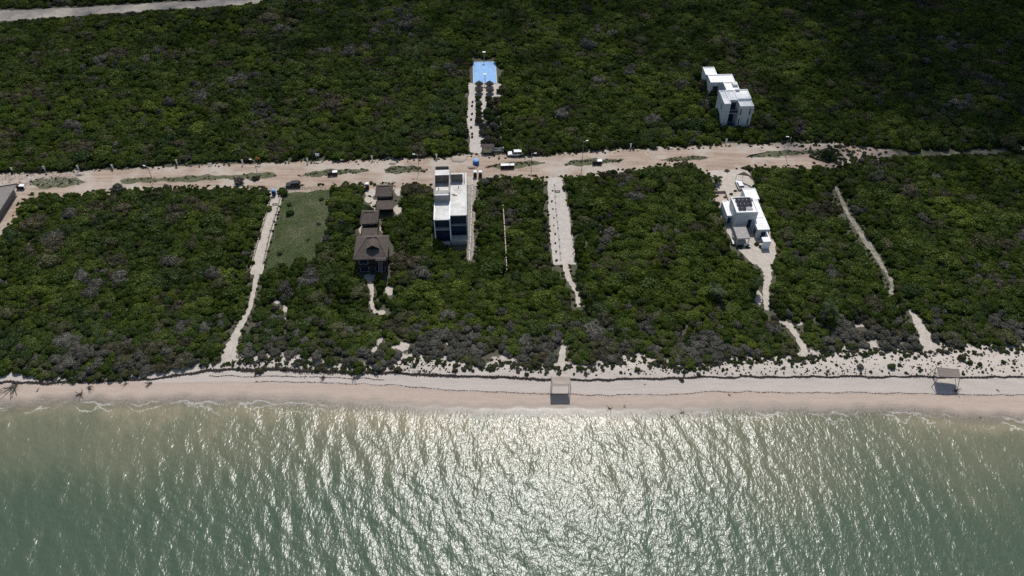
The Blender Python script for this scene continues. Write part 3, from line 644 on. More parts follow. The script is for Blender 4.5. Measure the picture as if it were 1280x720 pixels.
def shed(par, x0, x1, y0, y1, z0, z1, m='thatch'):
    V = [(x0, y0, z0), (x1, y0, z0), (x1, y1, z1), (x0, y1, z1)]
    V2 = [(x, y, z - .2) for x, y, z in V]
    return MB().add(V + V2, [(0, 1, 2, 3), (7, 6, 5, 4), (0, 4, 5, 1), (1, 5, 6, 2), (2, 6, 7, 3), (3, 7, 4, 0)]).build('lower_roof', M[m], par)
def posts(par, x0, x1, y, z, n):
    for k in range(n): x = x0 + (x1 - x0) * k / (n - 1); MB().tube((x, y, 0), (x, y, z), .11, n=6).build('post', M['darkwood'], par)
OH = (-39.49, 170.0)
big = empty('brown_hut', (*lot(*OH, -.3, -6.5), LAND), ANG, 'largest brown thatched hut with dark dormer and open wooden front, nearest the sea', 'hut', 'brown thatched huts')
FOOT.append((*lot(*OH, -.3, -6.5), -5, 5, -1.5, 12.5))
hip(big, -4.9, 4.6, .4, 10.5, 6.0, 9.0, -1.2, 1.6, 6.2)
MB().box(-4.3, 4.0, 1.6, 9.8, 0, 5.6).build('wall', M['darkwood'], big)
MB().box(-4.4, 4.2, .7, 1.6, 2.75, 2.95).build('balcony_floor', M['darkwood'], big)
posts(big, -4.3, 4.2, .7, 5.8, 5)
window(big, -3.6, -1.2, 1.6, 0, .2, 2.4); window(big, -3.6, -1.2, 1.6, 0, 3.2, 5.2); window(big, .6, 3.4, 1.6, 0, .2, 2.4)
dm = MB().add([(-.9, 3.0, 7.05), (2.3, 3.0, 7.05), (2.0, 3.0, 8.15), (.6, 3.0, 8.9), (-.6, 3.0, 8.15)],
              [(0, 1, 2, 3, 4)]).build('dormer_shade_face', M['inner_shade'], big)  # flat dark face painted as the shade inside the dormer
MB().add([(.6, 2.7, 9.05), (-1.2, 2.7, 7.9), (-1.2, 5.6, 8.3), (.6, 6.4, 9.12), (2.4, 2.7, 7.9), (2.4, 5.6, 8.3)], [(0, 1, 2, 3), (0, 3, 5, 4)]).build('dormer_roof', M['thatch'], big)
MB().box(1.4, 4.3, -.4, 2.2, 5.9, 6.05).build('balcony_deck', M['darkwood'], big)
m = MB(); m.box(1.4, 4.3, -.4, -.32, 6.9, 7.0)
for k in range(9): m.box(1.4 + k * .355, 1.46 + k * .355, -.4, -.33, 6.05, 6.9)
m.build('railing', M['thatch_grey'], big)
m = MB().tube((1.6, -.6, 0), (2.3, -.35, 6), .07).tube((2.6, -.6, 0), (3.2, -.35, 6), .07)
for k in range(14): z = k * .42 + .3; m.box(1.6 + z * .12, 2.62 + z * .1, -.62 + z * .04, -.52 + z * .04, z, z + .06)
m.build('ladder_stair', M['thatch_grey'], big)
MB().box(-2.5, 1.5, -2.2, .2, 0, .15).build('terrace', M['concrete'], big)
mid = empty('brown_hut', (*lot(*OH, -2.5, 6.2), LAND), ANG, 'middle brown thatched hut with lean-to, between the largest hut and the one at the road', 'hut', 'brown thatched huts')
FOOT.append((*lot(*OH, -2.5, 6.2), -3, 3, -1, 12))
hip(mid, -2.6, 2.7, 5.0, 11.2, 4.4, 5.9, -1.6, 1.6, 8.6)
MB().box(-2.2, 2.2, 5.8, 10.6, 0, 4.2).build('wall', M['darkwood'], mid); shed(mid, -2.0, 2.7, .9, 4.2, 2.5, 3.4)
MB().box(-1.6, 2.3, 2.4, 5.8, 0, 2.5).build('lower_wall', M['darkwood'], mid); posts(mid, -1.9, 2.5, 1.1, 2.5, 3); window(mid, -1.4, 1.4, 5.8, 0, 3.45, 4.0)
top = empty('brown_hut', (*lot(*OH, 1.1, 19.0), LAND), ANG, 'brown thatched hut nearest the dirt road, with a curved lower porch roof', 'hut', 'brown thatched huts')
FOOT.append((*lot(*OH, 1.1, 19.0), -3, 3, -1, 12))
hip(top, -2.7, 2.6, 4.9, 10.9, 4.4, 5.8, -1.7, 1.7, 8.3)
MB().box(-2.2, 2.2, 5.6, 10.4, 0, 4.2).build('wall', M['darkwood'], top); shed(top, -2.2, 3.0, 1.0, 4.4, 2.5, 3.4)
MB().box(-1.7, 2.5, 2.6, 5.6, 0, 2.5).build('lower_wall', M['darkwood'], top); posts(top, -2.0, 2.8, 1.2, 2.5, 3); window(top, -1.4, 1.4, 5.6, 0, 3.45, 4.0)
o = strip('path', [(449, 262, 1), (463, 268, 4), (470, 250, 5)], M['path'], 'sandy ground between the brown huts', dz=.05)
for u, v, a, b_ in ((463, 241, 6, 6), (461, 249, 5, 5), (499, 240, 6, 5), (497, 262, 5, 6), (452, 284, 4, 9), (478, 286, 4, 5), (493, 330, 3, 8)):
    V = [(*G(u + a * random.uniform(.8, 1.2) * math.cos(t * .524), v + b_ * random.uniform(.8, 1.2) * math.sin(t * .524))[:2], LAND + .055) for t in range(12)]
    if MB: o = MB().add(V, [tuple(range(12))[::-1]]).build('sand_patch', M['path'])
    tag(o, 'bare patch of pale sand beside the brown huts', kind='structure'); VISIBLE.append(ell(u, v, a * 1.25 + 1, b_ * 1.2 + 2))

# grey thatched house cut by the left edge of the photo
w = ray(-27, 283, LAND)
h = empty('thatched_house', (*w[:2], LAND), ANG + R(0), 'grey-brown thatched gable house cut off by the left edge of the photo', 'house')
FOOT.append((w[0], w[1], -13, 7.2, -2, 17))
V = [(-13, -1.2, 3.2), (6.4, -1.2, 3.2), (3.2, 8, 8.2), (-13, 8, 8.2), (6.4, 16.5, 3.2), (-13, 16.5, 3.2)]
rf = MB().add(V + [(x, y, z - .3) for x, y, z in V], [(0, 1, 2, 3), (3, 2, 4, 5), (1, 4, 2), (9, 8, 7, 6), (11, 10, 8, 9), (0, 6, 7, 1), (1, 7, 10, 4), (4, 10, 11, 5), (3, 9, 6, 0), (5, 11, 9, 3)]).build('roof', M['thatch_grey'], h)
MB().tube((-13, 8, 8.25), (3.2, 8, 8.25), .2, n=6).tube((3.2, 8, 8.25), (6.4, 16.5, 3.3), .12, n=5).tube((3.2, 8, 8.25), (6.4, -1.2, 3.3), .12, n=5).build('ridge_cap', M['thatch'], rf)
MB().box(-12.5, 5.4, 0, 15.4, 0, 2.9).build('wall', M['block'], h)
MB().box(3.2, 5.0, 3.6, 6.0, 5.4, 6.6).build('roof_hatch', M['white'], h)
window(h, -2, 1, 0, 0, .8, 2.3)

# ------------------------------------------------------------------ blue court lot
CX = (-14.6, 267.0)
h = empty('sports_court', (*CX, LAND), ANG, 'bright blue rectangular sports court with low white kerb, at the top of the sandy lot', 'court')
FOOT.append((*CX, -.6, 9.6, -.5, 17))
MB().box(.15, 8.85, .15, 16.0, 0, .12).build('surface', M['blue'], h)
MB().box(0, 9.0, 0, .15, 0, .2).box(0, 9.0, 16.0, 16.15, 0, .2).box(0, .15, .15, 16.0, 0, .2).box(8.85, 9.0, .15, 16.0, 0, .2).build('kerb', M['wall'], h)
m = MB().box(4.45, 4.55, .3, 15.8, .122, .126); m.box(.3, 4.44, 8.0, 8.1, .122, .126).box(4.56, 8.7, 8.0, 8.1, .122, .126); m.build('court_line', mat('court_line', (.24, .42, .66)), h)
def lamp_post(x, y, z, H, label, arm=1.0, group='street lamps along the dirt road', rz=0, rad=.07):
    e = empty('street_lamp', (x, y, z), rz, label, 'street lamp', group)
    MB().tube((0, 0, 0), (0, 0, H), rad * 1.3, rad, 8).build('pole', M['steel'], e)
    MB().tube((0, 0, H - .15), (arm, 0, H + .05), rad * .6, n=6).build('arm', M['steel'], e)
    hd = MB().add([(arm - .2, -.16, H), (arm + .7, -.20, H), (arm + .7, .20, H), (arm - .2, .16, H), (arm - .2, -.12, H + .16), (arm + .6, -.15, H + .18), (arm + .6, .15, H + .18), (arm - .2, .12, H + .16)],
                  [(3, 2, 1, 0), (4, 5, 6, 7), (0, 1, 5, 4), (1, 2, 6, 5), (2, 3, 7, 6), (3, 0, 4, 7)]).build('lamp_head', M['white'], e)
    MB().box(-.22, .22, -.22, .22, 0, .14).build('footing', M['concrete'], e); return e
def hoop_post(x, y, lab):
    e = empty('floodlight_post', (x, y, LAND + .12), ANG, lab, 'light post', 'floodlight posts of the blue court')
    MB().tube((0, 0, 0), (0, 0, 4), .11, .09, 8).build('pole', M['steel'], e)
    MB().box(-.55, .55, -.35, .35, 4.0, 4.12).build('lamp_head', M['white'], e)
hoop_post(*lot(*CX, 4.5, 16.3), 'white-headed post at the far side of the blue court'); hoop_post(*lot(*CX, 4.5, -.25), 'white-headed post at the near side of the blue court')
for u, v, lab in ((599, 108.5, 'dark palapa umbrella at the far left, touching the blue court'), (612, 108.5, 'dark palapa umbrella at the far right, touching the blue court'), (599, 116.5, 'dark palapa umbrella at the near left, second row below the blue court'), (612.5, 116.5, 'dark palapa umbrella at the near right, second row below the blue court')):
    x, y, z = G(u, v); e = empty('palapa_umbrella', (x, y, z), 0, lab, 'palapa', 'palapa umbrellas below the blue court')
    MB().tube((0, 0, 0), (0, 0, 2.0), .08, n=6).build('pole', M['darkwood'], e)
    MB().lathe([(1.6, 1.25), (1.45, 1.45), (.75, 2.05), (.12, 2.5)], n=16, jit=.06).build('thatch_roof', M['darkwood'], e)
    MB().lathe([(.1, 2.4), (.16, 2.55), (.02, 2.8)], n=8).build('cap', M['thatch'], e)
x, y, z = G(612, 190)
e = empty('carport', (x, y, z), ANG, 'low dark-roofed carport at the road end of the court lot', 'carport')
MB().box(-2.6, 1.6, -1, 1.2, 2.3, 2.45).build('roof', M['darkwood'], e)
for px_ in (-2.5, 1.5):
    for py_ in (-.9, 1.1): MB().tube((px_, py_, 0), (px_, py_, 2.3), .08, n=6).build('post', M['darkwood'], e)
e = empty('entrance_fence', (*G(621, 190)[:2], z), ANG, 'grey railed entrance fence right of the dark carport', 'fence')
MB().box(-1.9, 2.2, -.1, .1, 0, .7).build('base_wall', M['concrete'], e)
m = MB().box(-1.9, 2.2, -.05, .05, 1.5, 1.6)
for k in range(9): m.box(-1.9 + k * .5, -1.82 + k * .5, -.05, .05, .7, 1.5)
m.build('railing', M['steel'], e)
for k, xx in enumerate((-1.9, 2.2)): MB().box(xx - .15, xx + .15, -.15, .15, 0, 1.9).build('pillar', M['wall'], e)

# ------------------------------------------------------------------ vehicles
def car(name, label, u, v, rz, Lc, W, H, body, kind='suv'):
    x, y, z = G(u, v); e = empty(name, (x, y, z + .05), rz, label, 'car')
    hl = Lc / 2; w = W / 2
    prof = {'suv': [(-hl, .45), (-hl, .95), (-hl + .1, 1.02), (hl - 1.25, 1.05), (hl - .15, .88), (hl, .7), (hl, .42)],
            'pickup': [(-hl, .5), (-hl, 1.05), (hl - 1.4, 1.1), (hl - .2, .98), (hl, .8), (hl, .45)]}[kind]
    m = MB(); n = len(prof); inset = .06
    m.add([(px, -w, pz) for px, pz in prof] + [(px, w, pz) for px, pz in prof], [tuple(range(n)), tuple(range(n, 2 * n))[::-1]] + [(i, n + i, n + (i + 1) % n, (i + 1) % n) for i in range(n)])
    b_ = m.build('body', body, e, bevel=.07)
    b_.data.validate()
    zb = 1.0
    c0, c1 = (-hl + .15, hl - 1.35) if kind == 'suv' else (-hl + 1.75, hl - 1.5)
    t0, t1 = (c0 + .35, c1 - .75) if kind == 'suv' else (c0 + .2, c1 - .65)
    cab = MB().add([(c0, -w + .06, zb), (c1, -w + .06, zb), (c1, w - .06, zb), (c0, w - .06, zb), (t0, -w + .22, H - .06), (t1, -w + .22, H - .06), (t1, w - .22, H - .06), (t0, w - .22, H - .06)],
                   [(3, 2, 1, 0), (4, 5, 6, 7), (0, 1, 5, 4), (1, 2, 6, 5), (2, 3, 7, 6), (3, 0, 4, 7)]).build('windows', M['carglass'], e)
    MB().box(t0 - .06, t1 + .08, -w + .19, w - .19, H - .058, H).build('roof', body, e, bevel=.03)
    pl = MB()
    for xx, xt in ((c0, t0), ((c0 + c1) / 2, (t0 + t1) / 2), (c1, t1)):
        for s_ in (-1, 1): pl.tube((xx, s_ * (w - .05), zb), (xt, s_ * (w - .21), H - .05), .045, n=5)
    pl.build('pillars', body, e)
    if kind == 'pickup':
        MB().box(-hl + .12, -hl + 1.65, -w + .12, w - .12, 1.052, 1.07).build('bed', M['black'], e)
    for sx in (-hl + .85, hl - .85):
        for sy in (-1, 1):
            wh = MB().tube((sx, sy * (w - .2), .34), (sx, sy * (w + .02), .34), .36, n=14).build('wheel', M['black'], e)
            MB().tube((sx, sy * (w + .022), .34), (sx, sy * (w + .04), .34), .2, n=8).build('rim', M['steel'], wh)
    for s_ in (-1, 1):
        MB().box(hl - .04, hl + .02, s_ * (w - .32) - .18, s_ * (w - .32) + .18, .62, .76).build('headlight', M['lamp'], e)
        MB().box(-hl - .02, -hl + .03, s_ * (w - .22) - .12, s_ * (w - .22) + .12, .7, .9).build('tail_light', M['red'], e)
        MB().box(c1 - .25, c1 - .05, s_ * (w + .08) - .09, s_ * (w + .08) + .09, .98, 1.12).build('side_mirror', body, e)
    MB().box(-.3 - .7, -.3 + .7, -w + .25, -w + .3, H + .003, H + .05).build('roof_rail', M['black'], e)
    return e
car('parked_pickup', 'white pickup with dark windows parked on the dirt road below the court lot', 644, 194, math.pi + ANG, 5.0, 1.95, 1.8, M['carwhite'], 'suv')
car('parked_car', 'black car parked on the near edge of the dirt road above the grass lot', 367, 233, math.pi + ANG + R(2), 4.7, 1.95, 1.75, M['cardark'])
car('parked_car', 'white car parked in the driveway behind the solar-panel house', 924, 233, R(94), 4.4, 1.85, 1.6, M['carwhite'])
# shade structure round the parked white car
x, y, z = G(926, 229); e = empty('shade_sail', (x, y, z), ANG, 'dark shade sail stretched beside the white car in the driveway', 'shade sail')
MB().add([(-1.5, 1.2, 2.6), (1.0, 2.2, 2.9), (3.0, .2, 2.6), (3.4, -2.4, 2.4), (1.9, .3, 2.55)], [(0, 4, 1), (1, 4, 2), (2, 4, 3)]).build('cloth', M['darkwood'], e)
for px_, py_, pz_ in ((-1.5, 1.2, 2.6), (1.0, 2.2, 2.9), (3.4, -2.4, 2.4)): MB().tube((px_, py_, 0), (px_, py_, pz_), .06, n=6).build('post', M['steel'], e)

# ------------------------------------------------------------------ road furniture
def at_base(u, v): return G(u, v)
for u, v, H, lab, rz in ((192, 228, 6.2, 'leaning-armed street lamp over the left part of the dirt road', R(160)), (322, 218, 5.6, 'street lamp beside the small round bush in the road middle', R(160)), (524, 214, 6.6, 'street lamp left of the unfinished concrete building', R(175)),
                      (664, 215, 7.2, 'tall street lamp just right of the white pickup', R(10)), (727, 212, 11.0, 'tallest thin street lamp above the pale concrete strip', R(20)), (982, 196, 7.8, 'street lamp at the shaded right end of the dirt road', R(170))):
    x, y, z = G(u, v); lamp_post(x, y, z, H, lab, rz=rz)
def marker(u, v, lab, H=1.9):
    x, y, z = G(u, v); e = empty('marker_post', (x, y, z), ANG, lab, 'marker post', 'white marker posts along the far side of the dirt road')
    MB().add([(-.10, -.1, 0), (.10, -.1, 0), (.10, .1, 0), (-.10, .1, 0), (-.26, -.12, H), (.26, -.12, H), (.26, .12, H), (-.26, .12, H)], [(3, 2, 1, 0), (4, 5, 6, 7), (0, 1, 5, 4), (1, 2, 6, 5), (2, 3, 7, 6), (3, 0, 4, 7)]).build('shaft', M['white'], e)
    MB().box(-.34, .34, -.16, .16, H + .003, H + .12).build('cap', M['concrete'], e)
for u, v, lab in ((17, 216, 'leftmost white marker post by the left edge of the photo'), (57, 214, 'white marker post second from the left along the forest edge'), (99, 213, 'white marker post third from the left along the forest edge'), (142, 212, 'white marker post fourth from the left, left of the first lamp'),
                  (222, 206, 'white marker post between the two leftmost street lamps'), (304, 206, 'white marker post just left of the orange sign'), (385, 204, 'white marker post just left of the square white board'), (465.5, 201, 'white marker post alone left of the concrete building'),
                  (546, 199, 'white marker post nearest the unfinished concrete building'), (788, 186, 'white marker post right of the tallest street lamp'), (907, 180, 'white marker post at the bend below the far white house')):
    marker(u, v, lab)
def board(u, v, H, w_, hh, m, lab, name='sign_board', tilt=0, dark=None, rz=0):
    x, y, z = G(u, v); e = empty(name, (x, y, z), ANG + rz, lab, 'sign')
    for sx in (-w_ * .35, w_ * .35): MB().tube((sx, 0, 0), (sx, 0, H - hh + .05), .05, n=6).build('post', M['steel'], e)
    MB().box(-w_ / 2, w_ / 2, -.04, .04, H - hh, H).build('panel', m, e)
    return e
board(398, 201, 2.9, 1.2, .9, M['white'], 'square white sign board standing at the forest edge above the road'); board(324, 205, 2.6, 1.3, .6, M['orange'], 'small orange sign board at the forest edge')
board(263, 207, 1.0, 1.3, .5, M['white'], 'low wide white sign board right of the marker post'); board(428, 202, .9, 1.2, .45, M['white'], 'low white board lying near the top edge of the road')
# white-topped market-stand like tables on the road median
def stand(u, v, lab, w_=2.1, rz=0, parts=((-1.5, 'darkwood', 1.0), (.1, 'white', 1.5))):
    x, y, z = G(u, v); e = empty('roadside_stand', (x, y, z), ANG + rz, lab, 'stand', 'small white-topped stands on the road median')
    for x0, m_, wd in parts:
        t_ = MB().box(x0, x0 + wd, -.55, .55, 1.35, 1.45).build('top_board', M[m_], e)
        for sx in (x0 + .1, x0 + wd - .1):
            for sy in (-.45, .45): MB().box(sx - .04, sx + .04, sy - .04, sy + .04, 0, 1.35).build('leg', M['darkwood'], e)
    MB().box(parts[0][0], parts[-1][0] + parts[-1][2], -.5, -.46, .1, 1.3).build('front_panel', M['darkwood'], e)
stand(416, 219, 'black and white topped stand on the median above the grass lot', rz=R(6)); stand(746, 205, 'black and white topped stand on the median above the thicket, right of the tall lamp')
stand(637, 210, 'long white-topped stand on the median below the white pickup', parts=((-2.9, 'white', 2.5), (-.38, 'steel', .7), (.35, 'white', 1.2)))
stand(26, 236, 'white-topped stand beside rubble at the left end of the road', rz=R(-4), parts=((-.9, 'darkwood', .8), (0, 'white', 1.6)))
def tank(u, v, lab):
    x, y, z = G(u, v); e = empty('water_tank', (x, y, z), 0, lab, 'tank')
    MB().lathe([(1.05, 0), (1.1, .3), (1.05, .6), (1.1, .9), (1.05, 1.3), (1.08, 1.5)], n=20).build('body', M['bluetank'], e)
    MB().lathe([(1.08, 1.502), (.9, 1.75), (.35, 1.95)], n=20).build('lid', M['blue'], e)
tank(595, 205, 'round blue water tank standing on the dirt road left of the white pickup')
def toilet(u, v, lab, body='red', roof='white'):
    x, y, z = G(u, v); e = empty('portable_toilet', (x, y, z), ANG, lab, 'portable toilet', 'portable toilets beside the road')
    b_ = MB().box(-.55, .55, -.55, .55, 0, 2.0).build('cabin', M[body], e)
    MB().add([(-.6, -.6, 2.0), (.6, -.6, 2.0), (.6, .6, 2.0), (-.6, .6, 2.0), (-.35, -.35, 2.3), (.35, -.35, 2.3), (.35, .35, 2.3), (-.35, .35, 2.3)], [(3, 2, 1, 0), (4, 5, 6, 7), (0, 1, 5, 4), (1, 2, 6, 5), (2, 3, 7, 6), (3, 0, 4, 7)]).build('roof', M[roof], e)
    MB().box(-.35, .35, -.59, -.553, .1, 1.85).build('door', M['darkwood'], e)
toilet(594, 221, 'white-roofed dark red portable toilet, the left of the pair by the concrete building'); toilet(600.5, 221, 'white-roofed dark red portable toilet, the right of the pair by the concrete building')
toilet(459.5, 236, 'white-roofed red portable toilet beside the upper brown hut')
toilet(343, 244, 'blue portable toilet at the top of the left sandy strip', 'bluetank', 'blue')
for u, v, a, lab in ((487, 196.5, 1.5, 'low pale earth heap left of the lamp on the far road edge'), (491, 204, 1.1, 'small brown earth heap left of the middle lamp'), (573, 199, 2.4, 'curved sand heap with a tyre track behind the concrete building'), (590, 209, 1.4, 'low earth heap between the blue tank and the toilets'),
                     (28, 229, 1.6, 'grey rubble heap at the left end of the road'), (100, 218, 1.2, 'small heap of earth at the far left of the road')):
    x, y, z = G(u, v); m = MB(); m.lathe([(a, -.1), (a * .8, .2), (a * .45, .45), (a * .1, .6)], n=14, jit=.2)
    o = m.build('earth_heap', mroad, smooth=True); o.location = (x, y, z); o.scale = (1.3, .9, 1); tag(o, lab, 'heap', 'earth heaps on the dirt road')
# thin boundary walls
def wall_run(pts, lab, m, h_=1.2, w_=.12, rows=1):
    W = [G(u, v) for u, v in pts]; e = empty('boundary_wall', W[0], 0, lab, 'wall'); ox, oy, oz = W[0]; mb = MB(); po = []
    for (x0, y0, _), (x1, y1, _) in zip(W[:-1], W[1:]):
        dx, dy = x1 - x0, y1 - y0; l_ = math.hypot(dx, dy); nx_, ny_ = -dy / l_ * w_, dx / l_ * w_; x0 -= ox; y0 -= oy; x1 -= ox; y1 -= oy
        mb.add([(x0 - nx_, y0 - ny_, 0), (x1 - nx_, y1 - ny_, 0), (x1 + nx_, y1 + ny_, 0), (x0 + nx_, y0 + ny_, 0), (x0 - nx_, y0 - ny_, h_), (x1 - nx_, y1 - ny_, h_), (x1 + nx_, y1 + ny_, h_), (x0 + nx_, y0 + ny_, h_)],
               [(3, 2, 1, 0), (4, 5, 6, 7), (0, 1, 5, 4), (1, 2, 6, 5), (2, 3, 7, 6), (3, 0, 4, 7)])
        for k in range(int(l_ / 3)): t_ = k * 3 / l_; po.append((x0 + (x1 - x0) * t_, y0 + (y1 - y0) * t_))
    mb.build('wall_panel', m, e)
    for x, y in po[:40]: MB().box(x - .17, x + .17, y - .17, y + .17, 0, h_ + .25).build('pillar', m, e)
wall_run([(629, 262), (630.5, 285), (632, 310), (633.5, 342)], 'thin pinkish wall running through the bushes right of the concrete building', M['paving'], 1.5)
wall_run([(591, 228), (590, 262), (588.5, 300), (587, 330)], 'narrow pale wall along the right side of the concrete building', M['wall'], 1.6, .09)
wall_run([(693, 232), (695, 262), (699, 300), (701, 326)], 'low dotted kerb wall along the left of the pale central strip', M['concrete'], .35, .08)
wall_run([(705.5, 232), (711, 262), (716, 300), (717, 326)], 'low dotted kerb wall along the right of the pale central strip', M['concrete'], .35, .08)
wall_run([(352, 240), (347, 262), (338, 290), (329, 330)], 'low broken stone wall between the left sandy strip and the grass lot', M['rock'], .55, .14)
wall_run([(339, 248), (331, 276), (320, 312), (313, 338)], 'low broken stone wall along the left side of the left sandy strip', M['rock'], .5, .14)
x, y, z = G(697, 240)
e = empty('concrete_bench', (x, y, z + .05), ANG, 'small dark bench lying across the top of the pale central strip', 'bench'); MB().box(-.8, .8, -.2, .2, .35, .45).build('seat', M['darkwood'], e)
for s_ in (-.6, .6): MB().box(s_ - .08, s_ + .08, -.18, .18, 0, .35).build('leg', M['concrete'], e)
x, y, z = G(344, 256)
e = empty('wooden_bench', (x, y, z + .05), ANG, 'small brown bench near the top of the left sandy strip', 'bench'); MB().box(-.8, .8, -.2, .2, .35, .45).build('seat', M['deadwood'], e)
for s_ in (-.6, .6): MB().box(s_ - .08, s_ + .08, -.18, .18, 0, .35).build('leg', M['deadwood'], e)

# ------------------------------------------------------------------ beach shelters
def shelter_flat():
    x0, y0, z0 = G(700, 484); e = empty('beach_shelter', (x0, y0, z0), 0, 'flat tan shade shelter on four straight posts in the middle of the beach', 'shelter')
    H = 3.5; P1 = ray(690.0, 482.5, z0 + H); P2 = ray(713.4, 482.5, z0 + H); P3 = ray(712.2, 470.2, z0 + H + .2); P4 = ray(689.4, 470.2, z0 + H + .2)
    q = [(p_[0] - x0, p_[1] - y0) for p_ in (P1, P2, P3, P4)]
    # cloth stops short of the near bar
    a = [(q[0][0] * .83 + q[3][0] * .17, q[0][1] * .83 + q[3][1] * .17), (q[1][0] * .83 + q[2][0] * .17, q[1][1] * .83 + q[2][1] * .17)]
    n = 8; V = []; F = []
    for j in range(n + 1):
        for i in range(n + 1):
            s_, t_ = i / n, j / n; bx = (a[0][0] * (1 - s_) + a[1][0] * s_) * (1 - t_) + (q[3][0] * (1 - s_) + q[2][0] * s_) * t_; by = (a[0][1] * (1 - s_) + a[1][1] * s_) * (1 - t_) + (q[3][1] * (1 - s_) + q[2][1] * s_) * t_
            V.append((bx, by, H + .12 * t_ - .22 * math.sin(math.pi * s_) * math.sin(math.pi * t_) + .03 * math.sin(s_ * 9)))
    F = [(j * (n + 1) + i, j * (n + 1) + i + 1, (j + 1) * (n + 1) + i + 1, (j + 1) * (n + 1) + i) for j in range(n) for i in range(n)]
    c_ = MB().add(V, F).build('shade_cloth', M['fabric'], e, smooth=True); c_.modifiers.new('thick', 'SOLIDIFY').thickness = .03
    MB().add([(a[0][0], a[0][1] - .03, H - .06), (a[1][0], a[1][1] - .03, H - .06), (q[1][0], q[1][1], H - .03), (q[0][0], q[0][1], H - .03)], [(0, 1, 2, 3)]).build('lattice_edge', M['palewood'], e).modifiers.new('thick', 'SOLIDIFY').thickness = .04
    for i in range(4):
        A_, B_ = q[i], q[(i + 1) % 4]; MB().tube((*A_, H + .04), (*B_, H + .04), .06, n=6).build('beam', M['palewood'], e)
        gz = float(height(x0 + A_[0], y0 + A_[1])) - z0 - .1; MB().tube((*A_, gz), (*A_, H), .08, n=8).build('post', M['bark'], e)
shelter_flat()
def shelter_branch():
    x0, y0, z0 = G(1183, 478); e = empty('beach_shelter', (x0, y0, z0), 0, 'rustic slatted-roof shelter on splayed branch posts at the right of the beach', 'shelter')
    H = 3.2; q = [tuple(np.array(ray(u, v, z0 + H)) - (x0, y0)) for u, v in ((1174.5, 470.8), (1200, 472.2), (1198.3, 462.2), (1171, 459.2))]
    n = 26
    m = MB()
    for k in range(n):
        t_ = k / (n - 1); A_ = np.array(q[0]) * (1 - t_) + np.array(q[3]) * t_; B_ = np.array(q[1]) * (1 - t_) + np.array(q[2]) * t_
        m.tube((A_[0] + random.uniform(-.15, .15), A_[1], H + .06), (B_[0] + random.uniform(-.2, .2), B_[1], H + .08 + random.uniform(0, .05)), .062, n=5)
    m.build('slatted_roof', M['palewood'], e)
    for i in range(4): MB().tube((*q[i], H - .03), (*q[(i + 1) % 4], H - .03), .07, n=6).build('beam', M['bark'], e)
    for (ax, ay), (bx, by) in zip(q, [(-.9, -.5), (.55, -.6), (.4, .6), (-.5, .5)]):
        gz = float(height(x0 + ax + bx, y0 + ay + by)) - z0 - .1; MB().tube((ax + bx, ay + by, gz), (ax, ay, H), .08, .06, 7).build('post', M['bark'], e)
shelter_branch()
def branches(name, u, v, size, n, label, m='deadwood', lift=.5, dirn=None, group=None, cat='driftwood', twigs=3):
    x, y, z = G(u, v); mb = MB()
    for k in range(n):
        a = random.uniform(0, 6.28) if dirn is None else dirn + random.gauss(0, .35); l_ = size * random.uniform(.5, 1); el = lift * random.uniform(.1, 1)
        p_ = np.array((0, 0, .05)); d_ = np.array((math.cos(a), math.sin(a), el)); r_ = .075 * size ** .5
        for s_ in range(4):
            q_ = p_ + d_ * l_ / 4; mb.tube(p_, q_, r_, r_ * .75, 5, False)
            for t_ in range(twigs):
                dd = d_ + np.random.normal(0, .7, 3); dd[2] = abs(dd[2]) * .6; e_ = p_ + dd * l_ * .18; mb.tube(p_, e_, r_ * .6, r_ * .25, 4, False)
            p_ = q_; r_ *= .75; d_ = d_ + np.random.normal(0, .18, 3)
    o = mb.build(name, M[m]); o.location = (x, y, z); return tag(o, label, cat, group)
np.random.seed(3)
GD = 'dead branches washed up on the beach'
